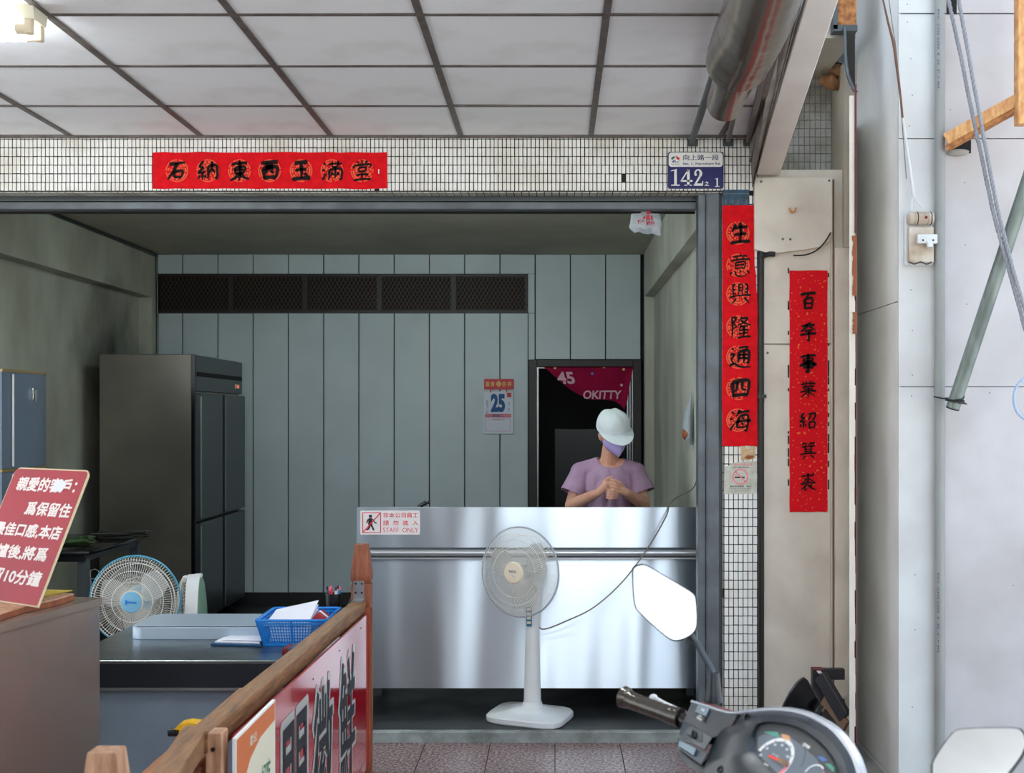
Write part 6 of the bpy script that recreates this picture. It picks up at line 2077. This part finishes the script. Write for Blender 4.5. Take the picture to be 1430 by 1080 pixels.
pe = thing('person', 'person in white cap, lavender mask and mauve shirt clasping hands behind the counter', 'person', (.30, 7.08, .05))
HC = P(857, 604, 7.0)
fwd = V((.26, -.90, -.38)).normalized()
upv = V((-.02, -.4, .9))
rt = fwd.cross(upv).normalized()
upv = rt.cross(fwd).normalized()
HM = Matrix((rt, fwd, upv)).transposed()      # local x right, y forward, z up


def H(x, y, z):
    return HC + rt * x + fwd * y + upv * z


shL, shR = V((.148, 7.09, 1.192)), V((.452, 7.09, 1.192))
elL, elR = P(798, 706, 7.05), P(899, 704, 7.05)
wrL, wrR = P(836, 688, 6.84), P(874, 688, 6.84)
nb = V((.305, 7.10, 1.25))
b = MB()
b.ell(HC, (.074, .092, .098), HM, 24)
b.ell(H(0, .035, -.05), (.052, .05, .055), HM, 16)
b.cap_(H(0, .08, .0), H(0, .10, -.02), .009, .013, 10)
for s in (-1, 1):
    b.ell(H(s * .076, -.005, -.012), (.010, .018, .03), HM, 10)
    b.ell(H(s * .03, .082, .012), (.016, .008, .007), HM, 10)
b.cap_(HC - upv * .05 - fwd * .03, nb, .045, .052)
b.ell(V((.302, 7.10, 1.13)), (.150, .092, .13), n=20)
b.cap_(V((.302, 7.1, 1.05)), V((.302, 7.1, .82)), .105, .115)
b.ell(V((.302, 7.11, .80)), (.15, .105, .10), n=16)
for sh, el, wr, s in ((shL, elL, wrL, -1), (shR, elR, wrR, 1)):
    b.cap_(V((.302 + s * .07, 7.1, 1.22)), sh, .055, .05)
    b.cap_(sh, el, .044, .036)
    b.cap_(el, el.lerp(wr, .45), .038, .033)
    b.cap_(el.lerp(wr, .45), wr, .033, .023)
    hp_ = V((.302 + s * .075, 7.1, .80))
    b.cap_(hp_, hp_ + V((s * .01, -.02, -.36)), .078, .055)
    b.cap_(hp_ + V((s * .01, -.02, -.36)), hp_ + V((s * .01, .01, -.68)), .05, .035)
# clasped hands
HCn = P(857, 680, 6.80)


def finger(p, dirs, r):
    for k in range(len(dirs)):
        q = p + V(dirs[k])
        b.cap_(p, q, r * (1 - .08 * k), r * (1 - .08 * (k + 1)), 8)
        p = q


# image-left hand lies over the other one, knuckles up, fingers reaching to the right
pL = P(845, 679, 6.83)
b.cap_(wrL, pL, .023, .024, 12)
b.ell(pL + V((.010, 0, .010)), (.032, .015, .030), Matrix.Rotation(-.5, 3, 'Y'), 14)
for k in range(4):
    st = pL + V((.026 + .003 * k, -.012, .034 - .0165 * k))
    finger(st, [(.026, -.010, -.002 - .003 * k), (.021, .006, -.009), (.009, .014, -.006)], .0080 - .0005 * abs(k - 1))
finger(pL + V((.008, -.008, .036)), [(.014, -.006, .010), (.016, .002, .002)], .0088)
# image-right hand cups it from below, fingers reaching to the left
pR = P(868, 685, 6.835)
b.cap_(wrR, pR, .023, .024, 12)
b.ell(pR + V((-.004, .004, .004)), (.028, .015, .030), Matrix.Rotation(.5, 3, 'Y'), 14)
for k in range(4):
    st = pR + V((-.020 - .002 * k, -.018, .006 - .0150 * k))
    finger(st, [(-.027, -.012, -.006), (-.021, .002, .002), (-.010, .012, .004)], .0078 - .0005 * abs(k - 1))
finger(pR + V((.002, -.012, .030)), [(-.006, -.008, .012), (-.014, -.002, .006)], .0088)
obj_me('body', remesh(b, .0036, 1), 'skin', pe)
# shirt
s_ = MB()
s_.ell(V((.302, 7.10, 1.13)), (.170, .108, .145), n=24)
s_.cap_(V((.302, 7.1, 1.08)), V((.302, 7.1, .86)), .135, .142)
s_.ell(V((.302, 7.10, .95)), (.150, .125, .16), n=20)
s_.ell(V((.302, 7.10, .80)), (.155, .13, .08), n=20)
for sh, el, s in ((shL, elL, -1), (shR, elR, 1)):
    s_.cap_(V((.302 + s * .06, 7.1, 1.215)), sh + V((s * .004, 0, .004)), .064, .056)
    hem = sh.lerp(el, .64) + V((s * .016, 0, -.002))
    s_.tube([sh, sh.lerp(hem, .5), hem, hem + (hem - sh).normalized() * .03], [.056, .062, .068, .068], 18)
sm = remesh(s_, .007, 3)
bm = bmesh.new()
bm.from_mesh(sm)
kill = []
nkc = nb + V((.012, -.03, .03))
for f in bm.faces:
    c = f.calc_center_median()
    d = c - nkc
    if math.sqrt((d.x / .074) ** 2 + (d.y / .085) ** 2 + (d.z / .068) ** 2) < 1:
        kill.append(f)
        continue
    for sh, el, s in ((shL, elL, -1), (shR, elR, 1)):
        hem = sh.lerp(el, .64) + V((s * .016, 0, -.002))
        ax_ = (hem - sh).normalized()
        if (c - hem).dot(ax_) > -.002 and (c - hem).length < .09:
            kill.append(f)
            break
    else:
        if c.z < .745:
            kill.append(f)
bmesh.ops.delete(bm, geom=kill, context='FACES')
bmesh.ops.smooth_vert(bm, verts=[v for v in bm.verts if v.is_boundary], factor=.6, use_axis_x=True, use_axis_y=True, use_axis_z=True)
bmesh.ops.smooth_vert(bm, verts=[v for v in bm.verts if v.is_boundary], factor=.6, use_axis_x=True, use_axis_y=True, use_axis_z=True)
# soft folds falling from the chest and shoulders
for v in bm.verts:
    c = v.co
    if c.y < 7.1:
        k = math.exp(-((c.z - 1.05) / .13) ** 2)
        dxm = abs(c.x - .302)
        if dxm < .15:
            c.y -= .006 * k * math.sin((c.x - .302) * 95 + (c.z - 1.0) * (18 if c.x > .302 else -18))
        c.y -= .004 * math.exp(-((c.z - .93) / .06) ** 2) * math.sin(c.z * 120 + c.x * 30)
bm.to_mesh(sm)
bm.free()
sho = obj_me('shirt', sm, 'shirt', pe)
md = sho.modifiers.new('thickness', 'SOLIDIFY')
md.thickness = .004
md.offset = 1
# neckline band
# trousers and shoes
tr_ = MB()
tr_.ell(V((.302, 7.11, .78)), (.158, .125, .10), n=20)
for s in (-1, 1):
    hp_ = V((.302 + s * .075, 7.1, .78))
    tr_.cap_(hp_, hp_ + V((s * .01, -.02, -.34)), .092, .075)
    tr_.cap_(hp_ + V((s * .01, -.02, -.34)), V((hp_.x + s * .01, 7.11, .15)), .072, .062)
obj_me('trousers', remesh(tr_, .011, 2), 'trous', pe)
for s in (-1, 1):
    x = .302 + s * .085
    obj('shoe', MB().loft([[V((x + a * w2, 7.12 + b_, z)) for a, b_ in ((-.9, .06), (.9, .06), (1, -.05), (.7, -.16), (-.7, -.16), (-1, -.05))] for z, w2 in ((.05, .045), (.075, .048), (.13, .035))]), 'darkp', pe)
# hair under the cap
hr = MB().ell(H(0, -.018, .016), (.079, .086, .088), HM, 20)
for f in [v for v in hr.bm.verts if (V(v.co) - HC).dot(fwd) > .035 and (V(v.co) - HC).dot(upv) < .02]:
    f.co -= fwd * .05
obj('hair', hr, 'hair', pe)
# eyes closed under the brim
for s in (-1, 1):
    obj('eyelash', MB().tube([H(s * .02, .0895, .006), H(s * .032, .0885, .003), H(s * .044, .083, .006)], .0018, 6), 'hair', pe)
# cap
cp = MB()
rgs = []
for k in range(11):
    a = k / 10 * PI / 2
    z = .040 + .086 * math.sin(a)
    rr2 = max(.002, math.cos(a) ** .72)
    ring = []
    for j in range(36):
        u = 2 * PI * j / 36
        puff = 1 + .018 * math.sin(7 * u + k * .5) * math.sin(a * 2)
        ring.append(H(.094 * rr2 * math.cos(u) * puff, -.006 + .108 * rr2 * math.sin(u) * puff, z + .004 * math.sin(5 * u) * math.sin(2 * a)))
    rgs.append(ring)
rgs = [[H(.090 * math.cos(2 * PI * j / 36), -.006 + .103 * math.sin(2 * PI * j / 36), .018) for j in range(36)]] + rgs
cp.loft(rgs, False, True)
cpo = obj('cap', cp, 'cap', pe)
bmr = MB()
A, B = [], []
for k in range(17):
    u = PI * (.06 + .88 * k / 16)
    A.append(H(.090 * math.cos(u), -.008 + .102 * math.sin(u), .024))
    ext = .080 * math.sin(u) ** .6
    B.append(H(.094 * math.cos(u) * (1 + .05 * math.sin(u)), .0 + .102 * math.sin(u) + ext, .018 - .018 * math.sin(u) + .010 * abs(math.cos(u))))
mid_ = [a.lerp(b2, .5) + upv * .004 for a, b2 in zip(A, B)]
th_ = upv * -.003
bmr.loft([A, mid_, B, [p + th_ for p in B], [p + th_ for p in mid_], [p + th_ for p in A]], False, False, closed=False)
obj('brim', bmr, 'cap', cpo)
obj('seam_band', MB().tube([H(.0925 * math.cos(2 * PI * j / 40), -.006 + .1055 * math.sin(2 * PI * j / 40), .032) for j in range(40)], .0022, 6, closed=True), 'cap', cpo)
# mask: folded wedge with a centre ridge
mk = MB()
prof_ = []
for j, (z, w2, yf) in enumerate(((-.010, .052, .104), (-.028, .064, .120), (-.052, .062, .132), (-.084, .046, .122), (-.112, .016, .100))):
    ring = []
    for q in (-1, -.75, -.5, -.25, 0, .25, .5, .75, 1):
        ring.append(H(q * w2 * 1.12, yf - (abs(q) ** 1.3) * (yf - .035) * .98, z + .004 * (1 - abs(q))))
    prof_.append(ring)
back_ = [[p - fwd * .003 for p in r][::-1] for r in prof_]
mk.loft([a + b2 for a, b2 in zip(prof_, back_)], True, True)
obj('mask', mk, 'mask', pe)
for s in (-1, 1):
    obj('ear_loop', MB().tube(catmull([H(s * .058, .04, -.01), H(s * .076, .01, .006), H(s * .086, -.008, .0), H(s * .082, -.006, -.03), H(s * .056, .04, -.06)], 4), .0014, 5), 'mask', pe)
